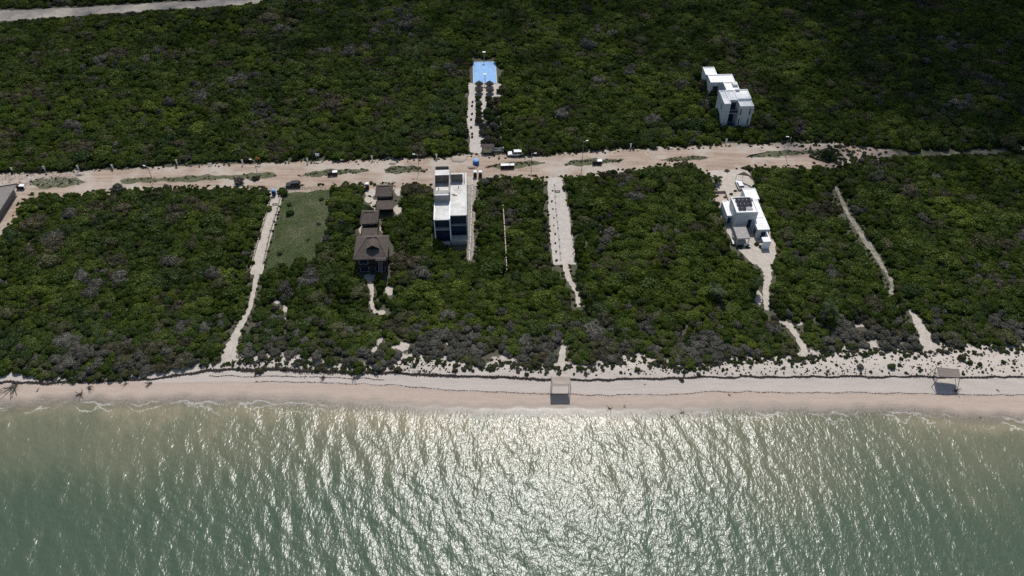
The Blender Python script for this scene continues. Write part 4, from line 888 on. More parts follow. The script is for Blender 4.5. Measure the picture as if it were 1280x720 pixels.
for a in ((20, 482, 4.2, 6, 'pale fan of branches standing in for a cast shadow at the far left', 'twig_grey', .25, R(-115)), (46, 490, 1.8, 2, 'thin curved brown stick on the sand near the left edge', 'deadwood', .2, R(65)),  # first entry: twig fan added in place of a tree shadow on the sand
          (101, 492, 1.7, 9, 'tangled dark root ball at the water edge below the left bushes', 'deadwood', .9, None), (157, 480, 1.1, 6, 'small dark branch clump just above the left sand', 'deadwood', .8, None), (190, 478, 1.9, 6, 'dark branch reaching onto the sand left of the left trail', 'deadwood', .5, R(-140)),
          (110, 484, 2.3, 5, 'dark bare branches leaning off the bushes toward the root ball', 'deadwood', .5, R(-30)), (763, 511, 1.0, 5, 'dark upright twig at the water edge right of the flat-roofed shelter', 'deadwood', 1.6, None), (780, 509, 1.0, 3, 'faint thin twig right of the dark upright twig', 'palewood', .4, R(60)),
          (839, 521, .9, 4, 'forked dark stick standing in the shallow water', 'deadwood', 1.8, None), (853, 517, .9, 7, 'small spiky dark branch clump at the foam line', 'deadwood', 1.0, None), (805, 481, .8, 2, 'short dark stick on the dry sand between the two tide lines', 'deadwood', .1, 0),
          (1194, 489, 1.3, 7, 'dark gnarled stump under the right corner of the rustic shelter', 'deadwood', 1.6, None), (1166, 472, 2.2, 3, 'thin branch tripod leaning beside the rustic shelter', 'deadwood', 3.0, None), (1245, 487, 1.0, 3, 'short brown stick on the sand right of the rustic shelter', 'deadwood', .2, R(-20)),
          (910, 493, 1.2, 2, 'brown stick touching the lower tide line', 'deadwood', .1, R(-50)), (1225, 522, .5, 5, 'small dark stone-like lump of wood at the right water edge', 'deadwood', .4, None), (320, 477, .5, 3, 'tiny branch at the start of the left tide line', 'deadwood', .3, None),
          (405, 470, 1.8, 6, 'dead dark branches hanging over the tide line in the left centre', 'deadwood', .3, R(-100)), (443, 470, 1.7, 6, 'black dead twigs left of the round beach bush', 'deadwood', .3, R(-80)), (320, 468, 1.2, 5, 'dark brown branches spilling over the dune edge right of the left trail', 'deadwood', .4, R(-120))):
    branches('driftwood', a[0], a[1], a[2], a[3], a[4], a[5], a[6], a[7], GD)

# ------------------------------------------------------------------ palms
def palm(u, v, H, r, label, m='palm', group=None, nf=14):
    x, y, z = G(u, v); e = empty('palm_tree', (x, y, z), random.random() * 6, label, 'palm tree', group)
    mb = MB(); p_ = np.array((0, 0, -.1)); q_ = p_
    for k in range(5): q_ = p_ + np.array((.08 * k * .5, 0, H / 5)); mb.tube(p_, q_, .17 - .015 * k, .16 - .015 * k, 8, False); p_ = q_
    mb.build('trunk', M['bark'], e)
    fr = MB(); n = 9
    for k in range(n):
        t_ = k / n; t2 = (k + 1) / n; f_ = lambda t: np.array((r * t, 0, .55 * r * t - .75 * r * t * t))
        A_, B_ = f_(t_), f_(t2); fr.tube(A_, B_, .035, .03, 4, False)
        for s_ in (-1, 1):
            for j in range(3):
                c_ = A_ + (B_ - A_) * j / 3; ln = r * .34 * math.sin(math.pi * min(1, .12 + t_ * .95)) + .08
                tip = c_ + np.array((ln * .45, s_ * ln, -.12 * r * (.5 + t_))); w_ = np.array((.07, 0, 0)); fr.add([c_ - w_, c_ + w_, tip], [(0, 1, 2)])
    first = None
    for k in range(nf):
        if first is None: o = first = fr.build('frond', M[m], e)
        else: o = first.copy(); link(o, e)
        o.location = p_; o.rotation_euler = (random.uniform(-.2, .2), random.uniform(-.75, .35) if k % 2 else random.uniform(-.2, .5), k * 2.4)
    return e
palm(1031, 400, 5.2, 2.9, 'large spiky palm rising from grey bushes at the right', group='palms in the thicket')
palm(899, 380, 4.4, 2.2, 'palm with bluish fronds left of the white-house trail', group='palms in the thicket'); palm(889, 372, 4.2, 2.2, 'short palm just left of the bluish-fronded palm', group='palms in the thicket')
palm(896, 228, 1.7, 1.9, 'small round palm at the driveway entrance of the solar-panel house', group='palms in the thicket')
palm(941, 366, 4.2, 2.1, 'small palm beside the narrow bend of the white-house trail', group='palms in the thicket')
for a in ((1031, 400), (899, 380), (889, 372)): pass

# ------------------------------------------------------------------ single shrubs: four rows of the thicket that face the sea
NAMES = ['leafy green', 'leafy green', 'leafy green', 'bright green', 'bright green', 'dark green', 'dark green', 'olive green', 'grey leafless', 'grey leafless', 'brown dry', 'grey leafless']
ORD = ['first', 'second', 'third', 'fourth', 'fifth', 'sixth', 'seventh', 'eighth', 'ninth', 'tenth', 'eleventh', 'twelfth', 'thirteenth', 'fourteenth', 'fifteenth', 'sixteenth', 'seventeenth', 'eighteenth', 'nineteenth', 'twentieth', 'twenty-first', 'twenty-second', 'twenty-third', 'twenty-fourth', 'twenty-fifth']
ROWN = ['seaward row', 'second row', 'third row', 'fourth row']
MARKS = [(285, 'left trail'), (468, 'hut trail'), (703, 'shelter trail'), (1004, 'crooked trail'), (1160, 'right trail')]
def segment(u):
    k = sum(u > m_[0] for m_ in MARKS)
    if k == 0: return 0, 'left of ' + MARKS[0][1]
    if k == len(MARKS): return k, 'right of ' + MARKS[-1][1]
    return k, 'between %s and %s' % (MARKS[k - 1][1], MARKS[k][1])
def shrub(x, y, z, kind, s, hz, rz, label, group, name='shrub', cat='shrub'):
    e = empty(name, (x, y, z), rz, label, cat, group); e.scale = (s, s, hz)
    c_ = bpy.data.objects.new('crown', crowns[kind]); link(c_, e)
    t_ = bpy.data.objects.new('stems', stem_mesh[kind % 3]); link(t_, e); return e
single = []
for row in range(4):
    cnt = {}
    for i in range(78):
        u = -14 + i * 17.1 + (row % 2) * 8 + rng.uniform(-3, 3); v = np.interp(u, _eu, _ev) - 6.5 - row * 9.5 + rng.uniform(-2, 2)
        x, y, z = G(u, v); s = rng.uniform(.95, 1.3) * (.8 if row == 0 else 1.0); hz = rng.uniform(.65, .95) * (.85 if row == 0 else 1.05)
        X_ = np.array([x]); Y_ = np.array([y])
        ok = True
        for k_, poly in enumerate(VISIBLE): 
            uu, vv = proj(x, y, z + hz * 1.2)
            if 6 <= k_ < 6 + len(PATHS) and (inside(poly, np.array([uu - 7.0]), np.array([vv]))[0] or inside(poly, np.array([uu + 7.0]), np.array([vv]))[0]): ok = False; break
            if inside(poly, np.array([u]), np.array([v]))[0] or inside(poly, np.array([uu]), np.array([vv]))[0]: ok = False; break
        if not ok: continue
        kind = int(choose_kind(X_, Y_, np.array([u]), np.array([v]), None)[0])
        seg, txt = segment(u); cnt[seg] = cnt.get(seg, 0) + 1
        lab = '%s shrub, %s from left in %s %s' % (NAMES[kind], ORD[min(cnt[seg], 25) - 1], ROWN[row], txt)
        shrub(x, y, z - .1, kind, s, hz, rng.random() * 6.28, ' '.join(lab.split()), 'shrubs in the rows of thicket nearest the sea'); single.append((x, y))
# free-standing bushes on the sand, on the road and in the court lot
for u, v, s, k, lab in ((1075, 460, .62, 9, 'dark oval bush alone on the sand right of the crooked trail'), (1114, 458.5, .68, 5, 'larger dark bush in the middle of the dune sand left of the right trail'), (1124.5, 457, .36, 7, 'small bush touching the right side of the larger dune bush'), (1131, 445, .42, 5, 'round bush high on the dune left of the right trail'),
                        (1115, 446, .25, 7, 'tiny bush high on the dune above the larger dune bush'), (1148, 460, .3, 9, 'tiny dark bush left of the rustic shelter'), (1201, 448, .7, 7, 'olive bush above the roof of the rustic shelter'), (1213, 454, .5, 5, 'round dark bush upper right of the rustic shelter'), (1225, 456, .45, 5, 'second round dark bush right of the rustic shelter'),
                        (1254, 453, .42, 5, 'lone round dark bush at the far right of the dune'), (1259, 441, .42, 5, 'bush at the thicket edge above the lone far right bush'), (1184, 441, .5, 9, 'grey bush just right of where the right trail opens'), (1218, 441, .45, 7, 'small olive bush at the top of the right dune'),
                        (852, 475, .42, 10, 'dark round bush sitting on the upper tide line'), (797, 463, .5, 7, 'olive bush in the sand bay right of the flat-roofed shelter'), (776, 466, .3, 5, 'small bush on the sand left of the sand bay'), (765, 461, .25, 5, 'tiny bush left of the small sand bush'), (745, 469, .2, 9, 'tiny dark tuft right of the flat-roofed shelter'),
                        (569, 464, .48, 7, 'round olive bush on the sand in the centre left'), (325, 465, .7, 7, 'tall olive bush hanging over the tide line right of the left trail'), (331, 461, .5, 10, 'brown dry bush beside the overhanging olive bush'), (356, 461, .4, 7, 'small green bush on the tide line, left of centre'), (397, 463, .48, 5, 'green bush rooted in the tide line above dead branches'),
                        (449, 466, .9, 3, 'bright green round bush reaching the tide line'), (472, 462, 1.0, 9, 'broad grey bush beside the bright round bush'), (497, 463, .6, 10, 'brownish bush at the right side of the broad grey bush'),
                        (917, 306, .5, 5, 'dark bush at the lower left corner of the pale pergola'), (925, 309, .6, 5, 'dark hedge bush in front of the pale pergola'), (934, 309, .55, 7, 'olive hedge bush in front of the pale pergola, nearer the garden wall'), (946, 306, .5, 5, 'dark bush in the angle left of the white garden wall'), (951, 309, .45, 7, 'olive bush at the foot of the white garden wall'), (895, 240, .5, 10, 'brown bush at the left edge of the tiled patio'), (914, 243, .35, 10, 'small brown bush between patio and white car'), (919, 239, .35, 10, 'small brown bush touching the white car'), (906, 247, .3, 10, 'tiny brown bush in the patio corner'), (320, 224, .8, 10, 'round dry bush growing in the middle of the dirt road'), (1041, 200, 1.0, 5, 'dark round tree in the middle of the road end'), (207, 233, .5, 9, 'small grey bush on the near road edge'), (1017, 204, .35, 9, 'tiny bush on the near road edge at the right'), (27, 229, .5, 9, 'grey bush among rubble at the left road end'),
                        (363, 268, .85, 5, 'dark round bush inside the grass lot'), (385, 300, .4, 7, 'small olive bush near the middle of the grass lot'), (350, 318, .5, 7, 'olive bush low on the left side of the grass lot'), (372, 325, .6, 5, 'dark bush near the bottom of the grass lot'), (398, 280, .45, 9, 'grey bush on the right side of the grass lot'), (345, 335, .6, 9, 'grey bush in the lower left corner of the grass lot'), (390, 330, .65, 7, 'olive bush in the lower right corner of the grass lot'), (402, 250, .5, 5, 'dark bush in the upper right part of the grass lot'), (362, 256, .55, 7, 'small bush inside the grass lot near the black car'), (908, 214, .5, 9, 'grey bush at the corner of the driveway'), (936, 212, .8, 7, 'olive bush pointing into the driveway from the right')):
    x, y, z = G(u, v); shrub(x, y, z - .08, k, s, s * rng.uniform(.7, .95), rng.random() * 6, lab, 'free-standing bushes', name='bush', cat='bush'); single.append((x, y))
nth = {}
for u, v, s, k in ((598, 121, .85, 5), (611, 121, .8, 10), (621, 124, .95, 10), (598, 131, .95, 7), (612, 130, 1.05, 7), (598, 141, .95, 5), (610, 140, 1.15, 5), (599, 150, 1.0, 10), (613, 149, 1.25, 5), (604, 158, 1.05, 9), (617, 158, 1.15, 9), (611, 166, 1.25, 7), (620, 168, 1.0, 5), (611, 176, 1.2, 9), (619, 178, 1.1, 7), (602, 164, .8, 9), (620, 138, 1.0, 10), (621, 150, .9, 5), (624, 112, .7, 10), (624, 131, .8, 7), (624, 160, .8, 5), (625, 175, .8, 10), (615, 141, .8, 7), (605, 176, .8, 7)):
    x, y, z = G(u, v + 4); side = 'left' if u < 605 else ('right' if u > 615 else 'middle'); nth[side] = nth.get(side, 0) + 1
    shrub(x, y, z, k, s, s * 1.35, rng.random() * 6, 'small %s tree in the %s column of the court lot, %s below the court' % (NAMES[k], side, ORD[nth[side] - 1]), 'small trees in the court lot', name='tree', cat='tree')
for u, v, s, hz_, k, lab in ((874, 100, 1.7, 2.4, 1, 'green tree hugging the top left wall of the far white house'), (880, 112, 1.8, 2.5, 10, 'brown-green tree left of the link of the far white house'), (889, 121, 1.5, 2.0, 0, 'green tree in the corner between the far white house blocks'), (893, 132, 1.7, 2.1, 5, 'dark tree left of the far white house tower'),
                          (893, 150, 2.0, 2.1, 6, 'dark broad tree at the lower left of the far white house tower'), (955, 158, 2.4, 2.3, 7, 'broad olive tree at the lower right of the far white house tower'), (905, 98, 1.5, 2.0, 2, 'green tree behind the link of the far white house'), (952, 135, 1.7, 2.0, 3, 'bright tree right of the far white house tower'), (868, 160, 2.6, 2.2, 5, 'very broad dark tree between the far white house and the road'), (846, 162, 2.2, 2.0, 6, 'dark grey-green tree by the road left of the far white house'),
                          (215, 333, 2.2, 1.5, 11, 'large dome-shaped pale grey tree in the left thicket'), (60, 330, 2.4, 1.6, 7, 'broad pale olive tree near the left edge of the thicket'), (150, 352, 2.0, 1.4, 8, 'grey tree in the middle of the left thicket'), (105, 200, 2.4, 1.7, 5, 'broad dark tree by the road left of the first lamp'), (510, 38, 2.6, 2.2, 9, 'pale grey tree far behind the road, upper centre'), (365, 33, 2.2, 1.9, 7, 'olive tree far behind the road, upper left'),
                          (735, 60, 2.4, 2.1, 11, 'pale grey tree far back between the court and the far white house'), (1033, 197, 1.2, 1.6, 5, 'dark tree at the left tip of the overgrown road end'), (300, 228, 1.1, 1.1, 9, 'grey tree on the near road edge below the median'), (148, 240, 1.5, 1.3, 8, 'grey bushy tree on the near road edge at the left')):
    x, y, z = G(u, v); shrub(x, y, z, k, s, hz_, rng.random() * 6, lab, 'trees standing out of the thicket', name='tree', cat='tree'); single.append((x, y))
nh = 0
for u, v in ((589, 150), (589, 160), (590, 168), (590, 172), (590, 133), (591, 128), (590, 143)):
    nh += 1; x, y, z = G(u, v); shrub(x, y, z, 5, .28, .4, rng.random() * 6, 'tiny dark bush on the left sandy path of the court lot', 'tiny bushes along the court lot path', name='bush', cat='bush')
nh = 0
for k_, (u0_, v0_, u1_, v1_, lab) in enumerate(((690, 240, 696, 326, 'tiny dark plant beside the left kerb of the pale central strip'), (714, 250, 720, 322, 'tiny dark plant beside the right kerb of the pale central strip'), (352, 245, 330, 335, 'tiny dark plant by the broken stone wall of the left strip'))):
    for i in range(9):
        t_ = i / 8; u = u0_ + (u1_ - u0_) * t_ + rng.uniform(-1, 1); v = v0_ + (v1_ - v0_) * t_ + rng.uniform(-2, 2); x, y, z = G(u, v)
        shrub(x, y, z, 5, rng.uniform(.14, .34), rng.uniform(.15, .35), rng.random() * 6, lab, 'small plants along the ' + ('left kerb', 'right kerb', 'stone wall')[k_], name='small_plant', cat='plant')

# ------------------------------------------------------------------ the thicket: thousands of crowns nobody could count
step = 2.1
gx, gy = np.meshgrid(np.arange(-285, 285, step), np.arange(121, 395, step * .93)); gx[::2] += step / 2
x = (gx + rng.uniform(-.75, .75, gx.shape)).ravel(); y = (gy + rng.uniform(-.7, .7, gy.shape)).ravel()
keep = np.abs(x) < .4525 * (y + 158.5) + 12; x, y = x[keep], y[keep]
big_ = vnoise(x, y, 8, 11)
s = rng.uniform(.75, 1.15, len(x)) * (.8 + .4 * big_)
near = .54 + .46 * smooth((y - shore(x) - 12) / 22)
hz = rng.uniform(.85, 1.15, len(x)) * (.78 + .5 * vnoise(x, y, 10, 12)) * near
# broad crowns standing over the low ones
bx, by = np.meshgrid(np.arange(-285, 285, 4.6), np.arange(121, 395, 4.2)); bx[::2] += 2.3
bx = (bx + rng.uniform(-1.9, 1.9, bx.shape)).ravel(); by = (by + rng.uniform(-1.7, 1.7, by.shape)).ravel()
kb = (np.abs(bx) < .4525 * (by + 158.5) + 12) & (rng.random(len(bx)) < .40 + .45 * vnoise(bx, by, 15, 17)); bx, by = bx[kb], by[kb]
bs = rng.uniform(1.35, 2.1, len(bx)); bs = np.where(rng.random(len(bx)) < .10, bs * 1.22, bs); nb_ = .50 + .50 * smooth((by - shore(bx) - 14) / 26)
bh = bs * rng.uniform(.50, .70, len(bx)) * nb_ * (1 + .15 * smooth((by - 215) / 15))
x = np.r_[x, bx]; y = np.r_[y, by]; s = np.r_[s, bs * (.8 + .2 * nb_)]; hz = np.r_[hz, bh + .25]
ok = allowed(x, y, 1.5 * s, 2 * hz)
sg = np.array(single)
for a in sg: ok &= (x - a[0]) ** 2 + (y - a[1]) ** 2 > (1.1 * s) ** 2
x, y, s, hz = x[ok], y[ok], s[ok], hz[ok]
# small fillers squeeze in along the clearings
fx = rng.uniform(-220, 220, 26000); fy = rng.uniform(121, 380, 26000); keep = np.abs(fx) < .4525 * (fy + 158.5) + 5; fx, fy = fx[keep], fy[keep]
fs = rng.uniform(.3, .62, len(fx)); fok = allowed(fx, fy, 1.5 * fs, 2 * fs); fx, fy, fs = fx[fok], fy[fok], fs[fok]
pick = rng.random(len(fx)) < .38; fx, fy, fs = fx[pick], fy[pick], fs[pick]
# tiny growth right up to the trodden ground
tx_ = rng.uniform(-200, 200, 60000); ty_ = rng.uniform(121, 260, 60000); kp = np.abs(tx_) < .4525 * (ty_ + 158.5) + 2; tx_, ty_ = tx_[kp], ty_[kp]
tsz = rng.uniform(.12, .34, len(tx_)); wide = allowed(tx_, ty_, .2 + 0 * tsz, .3 + 0 * tsz)
VISIBLE_WIDE = VISIBLE; nP = len(PATHS); VISIBLE = VISIBLE[:6] + [strip_poly([(u, v, w * .92) for u, v, w in p]) for p in PATHS.values()] + VISIBLE[6 + nP:]
VISIBLE[2] = LOT_GRASS; edge_ok = allowed(tx_, ty_, .2 + 0 * tsz, .3 + 0 * tsz); VISIBLE = VISIBLE_WIDE
cand = np.zeros(len(tx_), bool)      # only where the bushes themselves keep away
full = allowed(tx_, ty_, 1.7 + 0 * tsz, 2.5 + 0 * tsz); cand = edge_ok & ~full & (rng.random(len(tx_)) < .8)
fx = np.r_[fx, tx_[cand]]; fy = np.r_[fy, ty_[cand]]; fs = np.r_[fs, tsz[cand]]; print('TINY', cand.sum())
x = np.r_[x, fx]; y = np.r_[y, fy]; s = np.r_[s, fs]; hz = np.r_[hz, fs * rng.uniform(.8, 1.2, len(fs))]
z = height(x, y) - .1
u_, v_ = proj(x, y, z); kind = choose_kind(x, y, u_, v_, None)
def points_stuff(name, label, X, Y, Z, kind, sx, sz, coll):
    me = bpy.data.meshes.new(name); n = len(X); me.vertices.add(n); me.vertices.foreach_set('co', np.stack([X, Y, Z], -1).astype(np.float32).ravel())
    a = me.attributes.new('kind', 'INT', 'POINT'); a.data.foreach_set('value', np.asarray(kind, np.int32))
    a = me.attributes.new('size', 'FLOAT_VECTOR', 'POINT'); a.data.foreach_set('vector', np.stack([sx, sx, sz], -1).astype(np.float32).ravel())
    a = me.attributes.new('turn', 'FLOAT_VECTOR', 'POINT'); a.data.foreach_set('vector', np.stack([rng.normal(0, .06, n), rng.normal(0, .06, n), rng.random(n) * 6.28], -1).astype(np.float32).ravel())
    me.update(); o = bpy.data.objects.new(name, me); link(o)
    ng = bpy.data.node_groups.new(name, 'GeometryNodeTree'); ng.interface.new_socket('Geometry', in_out='INPUT', socket_type='NodeSocketGeometry'); ng.interface.new_socket('Geometry', in_out='OUTPUT', socket_type='NodeSocketGeometry')
    N = ng.nodes; L = ng.links; gi = N.new('NodeGroupInput'); go = N.new('NodeGroupOutput'); ip = N.new('GeometryNodeInstanceOnPoints'); ci = N.new('GeometryNodeCollectionInfo')
    ci.inputs['Collection'].default_value = coll; ci.inputs['Separate Children'].default_value = True; ci.inputs['Reset Children'].default_value = True
    def na(nm, tp): k = N.new('GeometryNodeInputNamedAttribute'); k.data_type = tp; k.inputs['Name'].default_value = nm; return k.outputs['Attribute']
    m2p = N.new('GeometryNodeMeshToPoints'); L.new(gi.outputs[0], m2p.inputs['Mesh'])
    L.new(m2p.outputs[0], ip.inputs['Points']); L.new(ci.outputs[0], ip.inputs['Instance']); ip.inputs['Pick Instance'].default_value = True
    L.new(na('kind', 'INT'), ip.inputs['Instance Index']); L.new(na('size', 'FLOAT_VECTOR'), ip.inputs['Scale'])
    er = N.new('FunctionNodeEulerToRotation'); L.new(na('turn', 'FLOAT_VECTOR'), er.inputs[0]); L.new(er.outputs[0], ip.inputs['Rotation'])
    L.new(ip.outputs[0], go.inputs[0]); md = o.modifiers.new('scatter', 'NODES'); md.node_group = ng
    return tag(o, label, kind='stuff')
print('CANOPY', len(x), 'SINGLE', len(single))
points_stuff('thicket', 'dense low green and grey coastal thicket covering the land', x, y, z, kind, s, hz, protos)

# little plants on the dune sand
px, py = [], []
def scatter(poly, n):
    poly = np.array(poly, float); a, b_ = poly.min(0), poly.max(0); k = 0
    while k < n:
        q = rng.uniform(a, b_)
        if inside(poly, np.array([q[0]]), np.array([q[1]]))[0]: X, Y, Z = G(*q); px.append(X); py.append(Y); k += 1
scatter([(300, 450), (330, 447), (360, 444), (410, 458), (410, 462), (300, 461)], 150); scatter([(490, 462), (500, 450), (520, 446), (570, 458), (570, 466), (490, 465)], 150); scatter([(600, 448), (655, 450), (665, 465), (600, 464)], 110)
scatter([(735, 465), (800, 445), (815, 455), (950, 452), (1000, 452), (1000, 469), (735, 468)], 190); scatter([(1000, 452), (1060, 442), (1160, 442), (1280, 436), (1280, 469), (1000, 468)], 420); scatter([(276, 440), (330, 450), (330, 458), (290, 452)], 12)
for i in range(700):
    u = rng.uniform(275, 1285); X, Y, Z = G(u, np.interp(u, _eu, _ev) + abs(rng.normal(0, 4)) - 1); px.append(X); py.append(Y)
nedge = 700; nd = len(px)
scatter([(1000, 181), (1060, 183), (1110, 190), (1080, 202), (1030, 205), (1010, 195)], 130)
for poly in ISL: scatter(poly, 45)
for i in range(230):
    u = rng.uniform(-10, 1040); e_ = np.array(ROAD[:19]); X, Y, Z = G(u, np.interp(u, e_[:, 0], e_[:, 1]) + abs(rng.normal(0, 1.6))); px.append(X); py.append(Y)
wx, wy = np.array(px[nd:]), np.array(py[nd:]); px, py = px[:nd], py[:nd]
ws = rng.uniform(.10, .30, len(wx)); ws[:130] = rng.uniform(.15, .55, 130); points_stuff('roadside_weeds', 'low weeds along the edges and median of the dirt road', wx, wy, height(wx, wy) - .03, rng.choice([5, 7, 10, 9, 0], len(wx)), ws, ws * .7, protos)
px, py = np.array(px), np.array(py); ps = rng.uniform(.05, .17, len(px)) * (1 + (rng.random(len(px)) < .12) * .8); ps[-nedge:] = rng.uniform(.12, .42, nedge)
points_stuff('dune_plants', 'small creeping plants dotted over the pale dune sand', px, py, height(px, py) - .03, rng.choice([5, 7, 10, 9, 0], len(px)), ps, ps * .8, protos)

# grass: blades on the verges and the lot
gxs, gys = [], []
def grass_in(poly, n):
    poly = np.array(poly, float); a, b_ = poly.min(0), poly.max(0); q = rng.uniform(a, b_, (int(n * 2.2), 2)); q = q[inside(poly, q[:, 0], q[:, 1])][:n]
    X, Y = ray(q[:, 0], q[:, 1], LAND); gxs.append(X); gys.append(Y)
for poly in ISL: grass_in(poly, 900)
grass_in(LOT_GRASS, 14000)
X = np.concatenate(gxs); Y = np.concatenate(gys); n = len(X); a = rng.random(n) * 6.28; w_ = rng.uniform(.05, .12, n); h_ = rng.uniform(.04, .13, n); tx = rng.normal(0, .12, n); ty = rng.normal(0, .12, n)
dx, dy = np.cos(a) * w_, np.sin(a) * w_
V = np.stack([np.stack([X - dx, Y - dy, np.full(n, LAND + .02)], -1), np.stack([X + dx, Y + dy, np.full(n, LAND + .02)], -1), np.stack([X + dx * .3 + tx, Y + dy * .3 + ty, LAND + h_], -1), np.stack([X - dx * .3 + tx, Y - dy * .3 + ty, LAND + h_], -1)], 1).reshape(-1, 3)
o = bpy.data.objects.new('grass', np_mesh('grass', V, np.arange(n * 4).reshape(-1, 4), M['grassblade'])); tag(link(o), 'short grey-green grass on the mown lot and the road median', kind='stuff')

# seaweed along the two tide lines
def seaweed(name, pts, wid, dens, label, size=.16):
    W = np.array([G(u, v)[:2] for u, v in pts]); seg = np.r_[0, np.cumsum(np.hypot(*np.diff(W, axis=0).T))]; n = int(seg[-1] * dens); t = rng.random(n) * seg[-1]
    X = np.interp(t, seg, W[:, 0]); Y = np.interp(t, seg, W[:, 1]) + .5 * (vnoise(X, X * 0 + 9, 3.1, 22) - .5) + .25 * (vnoise(X, X * 0 + 3, 1.1, 23) - .5)
    wv = wid * (.45 + 1.1 * vnoise(X, X * 0 + 5, 2.2, 21)); Y += rng.normal(0, 1, n) * wv * .45
    Z = height(X, Y) + rng.uniform(.0, .10, n) + np.where(name == 'seaweed', .03, 0)
    nr = np.stack([rng.normal(0, .5, n), rng.normal(0, .5, n), np.ones(n)], -1); nr /= np.linalg.norm(nr, axis=1)[:, None]
    t1 = np.cross(nr, rng.normal(size=(n, 3))); t1 /= np.linalg.norm(t1, axis=1)[:, None]; t2 = np.cross(nr, t1); sz = (size * rng.uniform(.4, 1.3, n))[:, None]
    C_ = np.stack([X, Y, Z + .03], -1); V = np.stack([C_ - t1 * sz, C_ - t2 * sz * .7, C_ + t1 * sz, C_ + t2 * sz * .7], 1).reshape(-1, 3)
    o = bpy.data.objects.new(name, np_mesh(name, V, np.arange(n * 4).reshape(-1, 4), M['seaweed'])); tag(link(o), label, kind='stuff')
seaweed('seaweed', [(-40, 478), (0, 478), (60, 479), (100, 478), (150, 475), (190, 474), (230, 468), (262, 463), (300, 462), (340, 462.5), (400, 465), (440, 466), (480, 467), (560, 470), (640, 472), (689, 474)], .38, 95, 'dark ragged upper line of seaweed on the left half of the beach')
seaweed('seaweed', [(712, 474.5), (760, 475), (800, 474), (850, 472), (920, 471), (1000, 471), (1060, 471), (1130, 471), (1200, 472), (1280, 471), (1340, 471)], .24, 75, 'dark upper line of seaweed on the right half of the beach')
seaweed('seaweed', [(300, 461), (340, 462), (400, 465), (440, 466)], .8, 60, 'thick dark roots and seaweed under the left dune edge')
seaweed('seaweed', [(q[0], q[1] - .2) for q in TIDE if q[0] > 290], .045, 20, 'thin brown lower tide line along the beach', size=.085)
seaweed('seaweed', [(262, 470), (320, 470), (360, 471), (400, 472), (440, 473), (480, 475)], .08, 22, 'faint crooked middle tide line left of centre', size=.1)
# rubble on the left end of the road
n = 500; q = rng.uniform((0, 216), (100, 232), (n, 2)); X, Y = ray(q[:, 0], q[:, 1], LAND); mb = MB()
for a, b_ in zip(X, Y): r_ = random.uniform(.06, .28); mb.lathe([(r_, LAND), (r_ * .8, LAND + r_ * .5), (r_ * .3, LAND + r_ * .7)], a, b_, 5, .3)
tag(mb.build('rubble', M['rock']), 'scattered stones and rubble at the left end of the dirt road', kind='stuff')

# ------------------------------------------------------------------ unseen cloud, shaped to darken the top and upper right
SUN_EL, SUN_AZ = R(57), R(5.5)      # azimuth measured from +Y towards +X
sd = np.array([math.sin(SUN_AZ) * math.cos(SUN_EL), math.cos(SUN_AZ) * math.cos(SUN_EL), math.sin(SUN_EL)])
CLZ = 900.0
def shade(u, v):    # how much of the sun the cloud takes at a place
    a = smooth((u - 770) / 390) * smooth((300 - v + (u - 1000) * .26) / 270)
    b_ = smooth((140 - v) / 190) * .62
    return np.clip(.97 * np.maximum(a, b_) , 0, .93)
cg = np.random.default_rng(5); n = 60000
X = cg.uniform(-420, 520, n); Y = cg.uniform(120, 620, n); uu, vv = proj(X, Y, LAND); den = shade(uu, np.clip(vv, -200, 900)) * np.clip(1 - (Y - 560) / 60, 0, 1)
rad = 3.2; area = 940 * 500; want = -np.log(1 - den) / (math.pi * rad * rad) * area / n
ksel = cg.random(n) < want; X, Y = X[ksel], Y[ksel]; k_ = (CLZ - LAND) / sd[2]; lift = cg.normal(0, 18, len(X)); kk = (CLZ + lift) / sd[2]
PX, PY, PZ = X + sd[0] * kk, Y + sd[1] * kk, CLZ + lift
ico = bpy.data.meshes.new('t'); import bmesh
bm = bmesh.new(); bmesh.ops.create_icosphere(bm, subdivisions=1, radius=rad); bm.to_mesh(ico); bm.free()
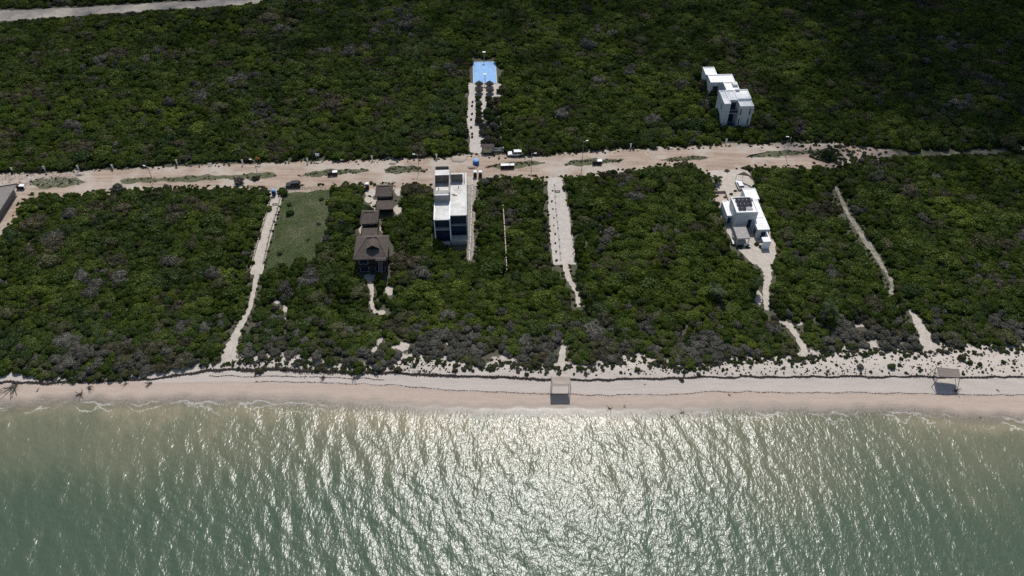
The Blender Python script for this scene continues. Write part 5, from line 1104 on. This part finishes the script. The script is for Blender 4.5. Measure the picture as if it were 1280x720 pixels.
iv = np.array([v.co[:] for v in ico.vertices]); ifc = np.array([p_.vertices[:] for p_ in ico.polygons]); nc = len(PX)
V = (iv[None] * cg.uniform(.8, 1.2, (nc, 1, 1)) + np.stack([PX, PY, PZ], -1)[:, None]).reshape(-1, 3); F = (ifc[None] + (np.arange(nc) * len(iv))[:, None, None]).reshape(-1, 3)
mc = mat('cloud_white', (.9, .9, .9), 1)
o = bpy.data.objects.new('clouds', np_mesh('clouds', V, F, mc)); tag(link(o), 'unseen broken cloud high above the land, shaped to darken the top and upper right', kind='stuff')  # puffs added out of view, spread to shade the top and upper right
print('CLOUD', nc)

# ------------------------------------------------------------------ light, sky, camera
w = bpy.data.worlds.new('World'); scene.world = w; w.use_nodes = True; N = w.node_tree.nodes; L = w.node_tree.links
sky = N.new('ShaderNodeTexSky'); sky.sky_type = 'NISHITA'; sky.sun_disc = False; sky.sun_elevation = SUN_EL; sky.sun_rotation = SUN_AZ; sky.air_density = 1; sky.dust_density = 1.2
L.new(sky.outputs[0], N['Background'].inputs['Color']); N['Background'].inputs['Strength'].default_value = .105
sl = bpy.data.lights.new('sun', 'SUN'); sl.energy = 4.0; sl.angle = R(.5); sl.color = (1, .97, .93)
so = bpy.data.objects.new('sun', sl); link(so)
from mathutils import Vector
so.rotation_euler = Vector(sd).to_track_quat('Z', 'Y').to_euler()
cam = bpy.data.cameras.new('camera'); cam.sensor_width = 36; cam.lens = 36 * 1000 / 1280; cam.clip_end = 8000; cam.clip_start = 1
co = bpy.data.objects.new('camera', cam); link(co); co.location = (0, 0, CAMZ); co.rotation_euler = (R(45), 0, 0); scene.camera = co
vs = scene.view_settings; vs.view_transform = 'Standard'; vs.look = 'None'; vs.gamma = 1; vs.exposure = 0; vs.use_curve_mapping = False
scene.render.engine = 'CYCLES'; cy = scene.cycles; cy.max_bounces = 6; cy.diffuse_bounces = 3; cy.glossy_bounces = 2; cy.transparent_max_bounces = 8; cy.sample_clamp_indirect = 4; cy.use_denoising = DENOISE
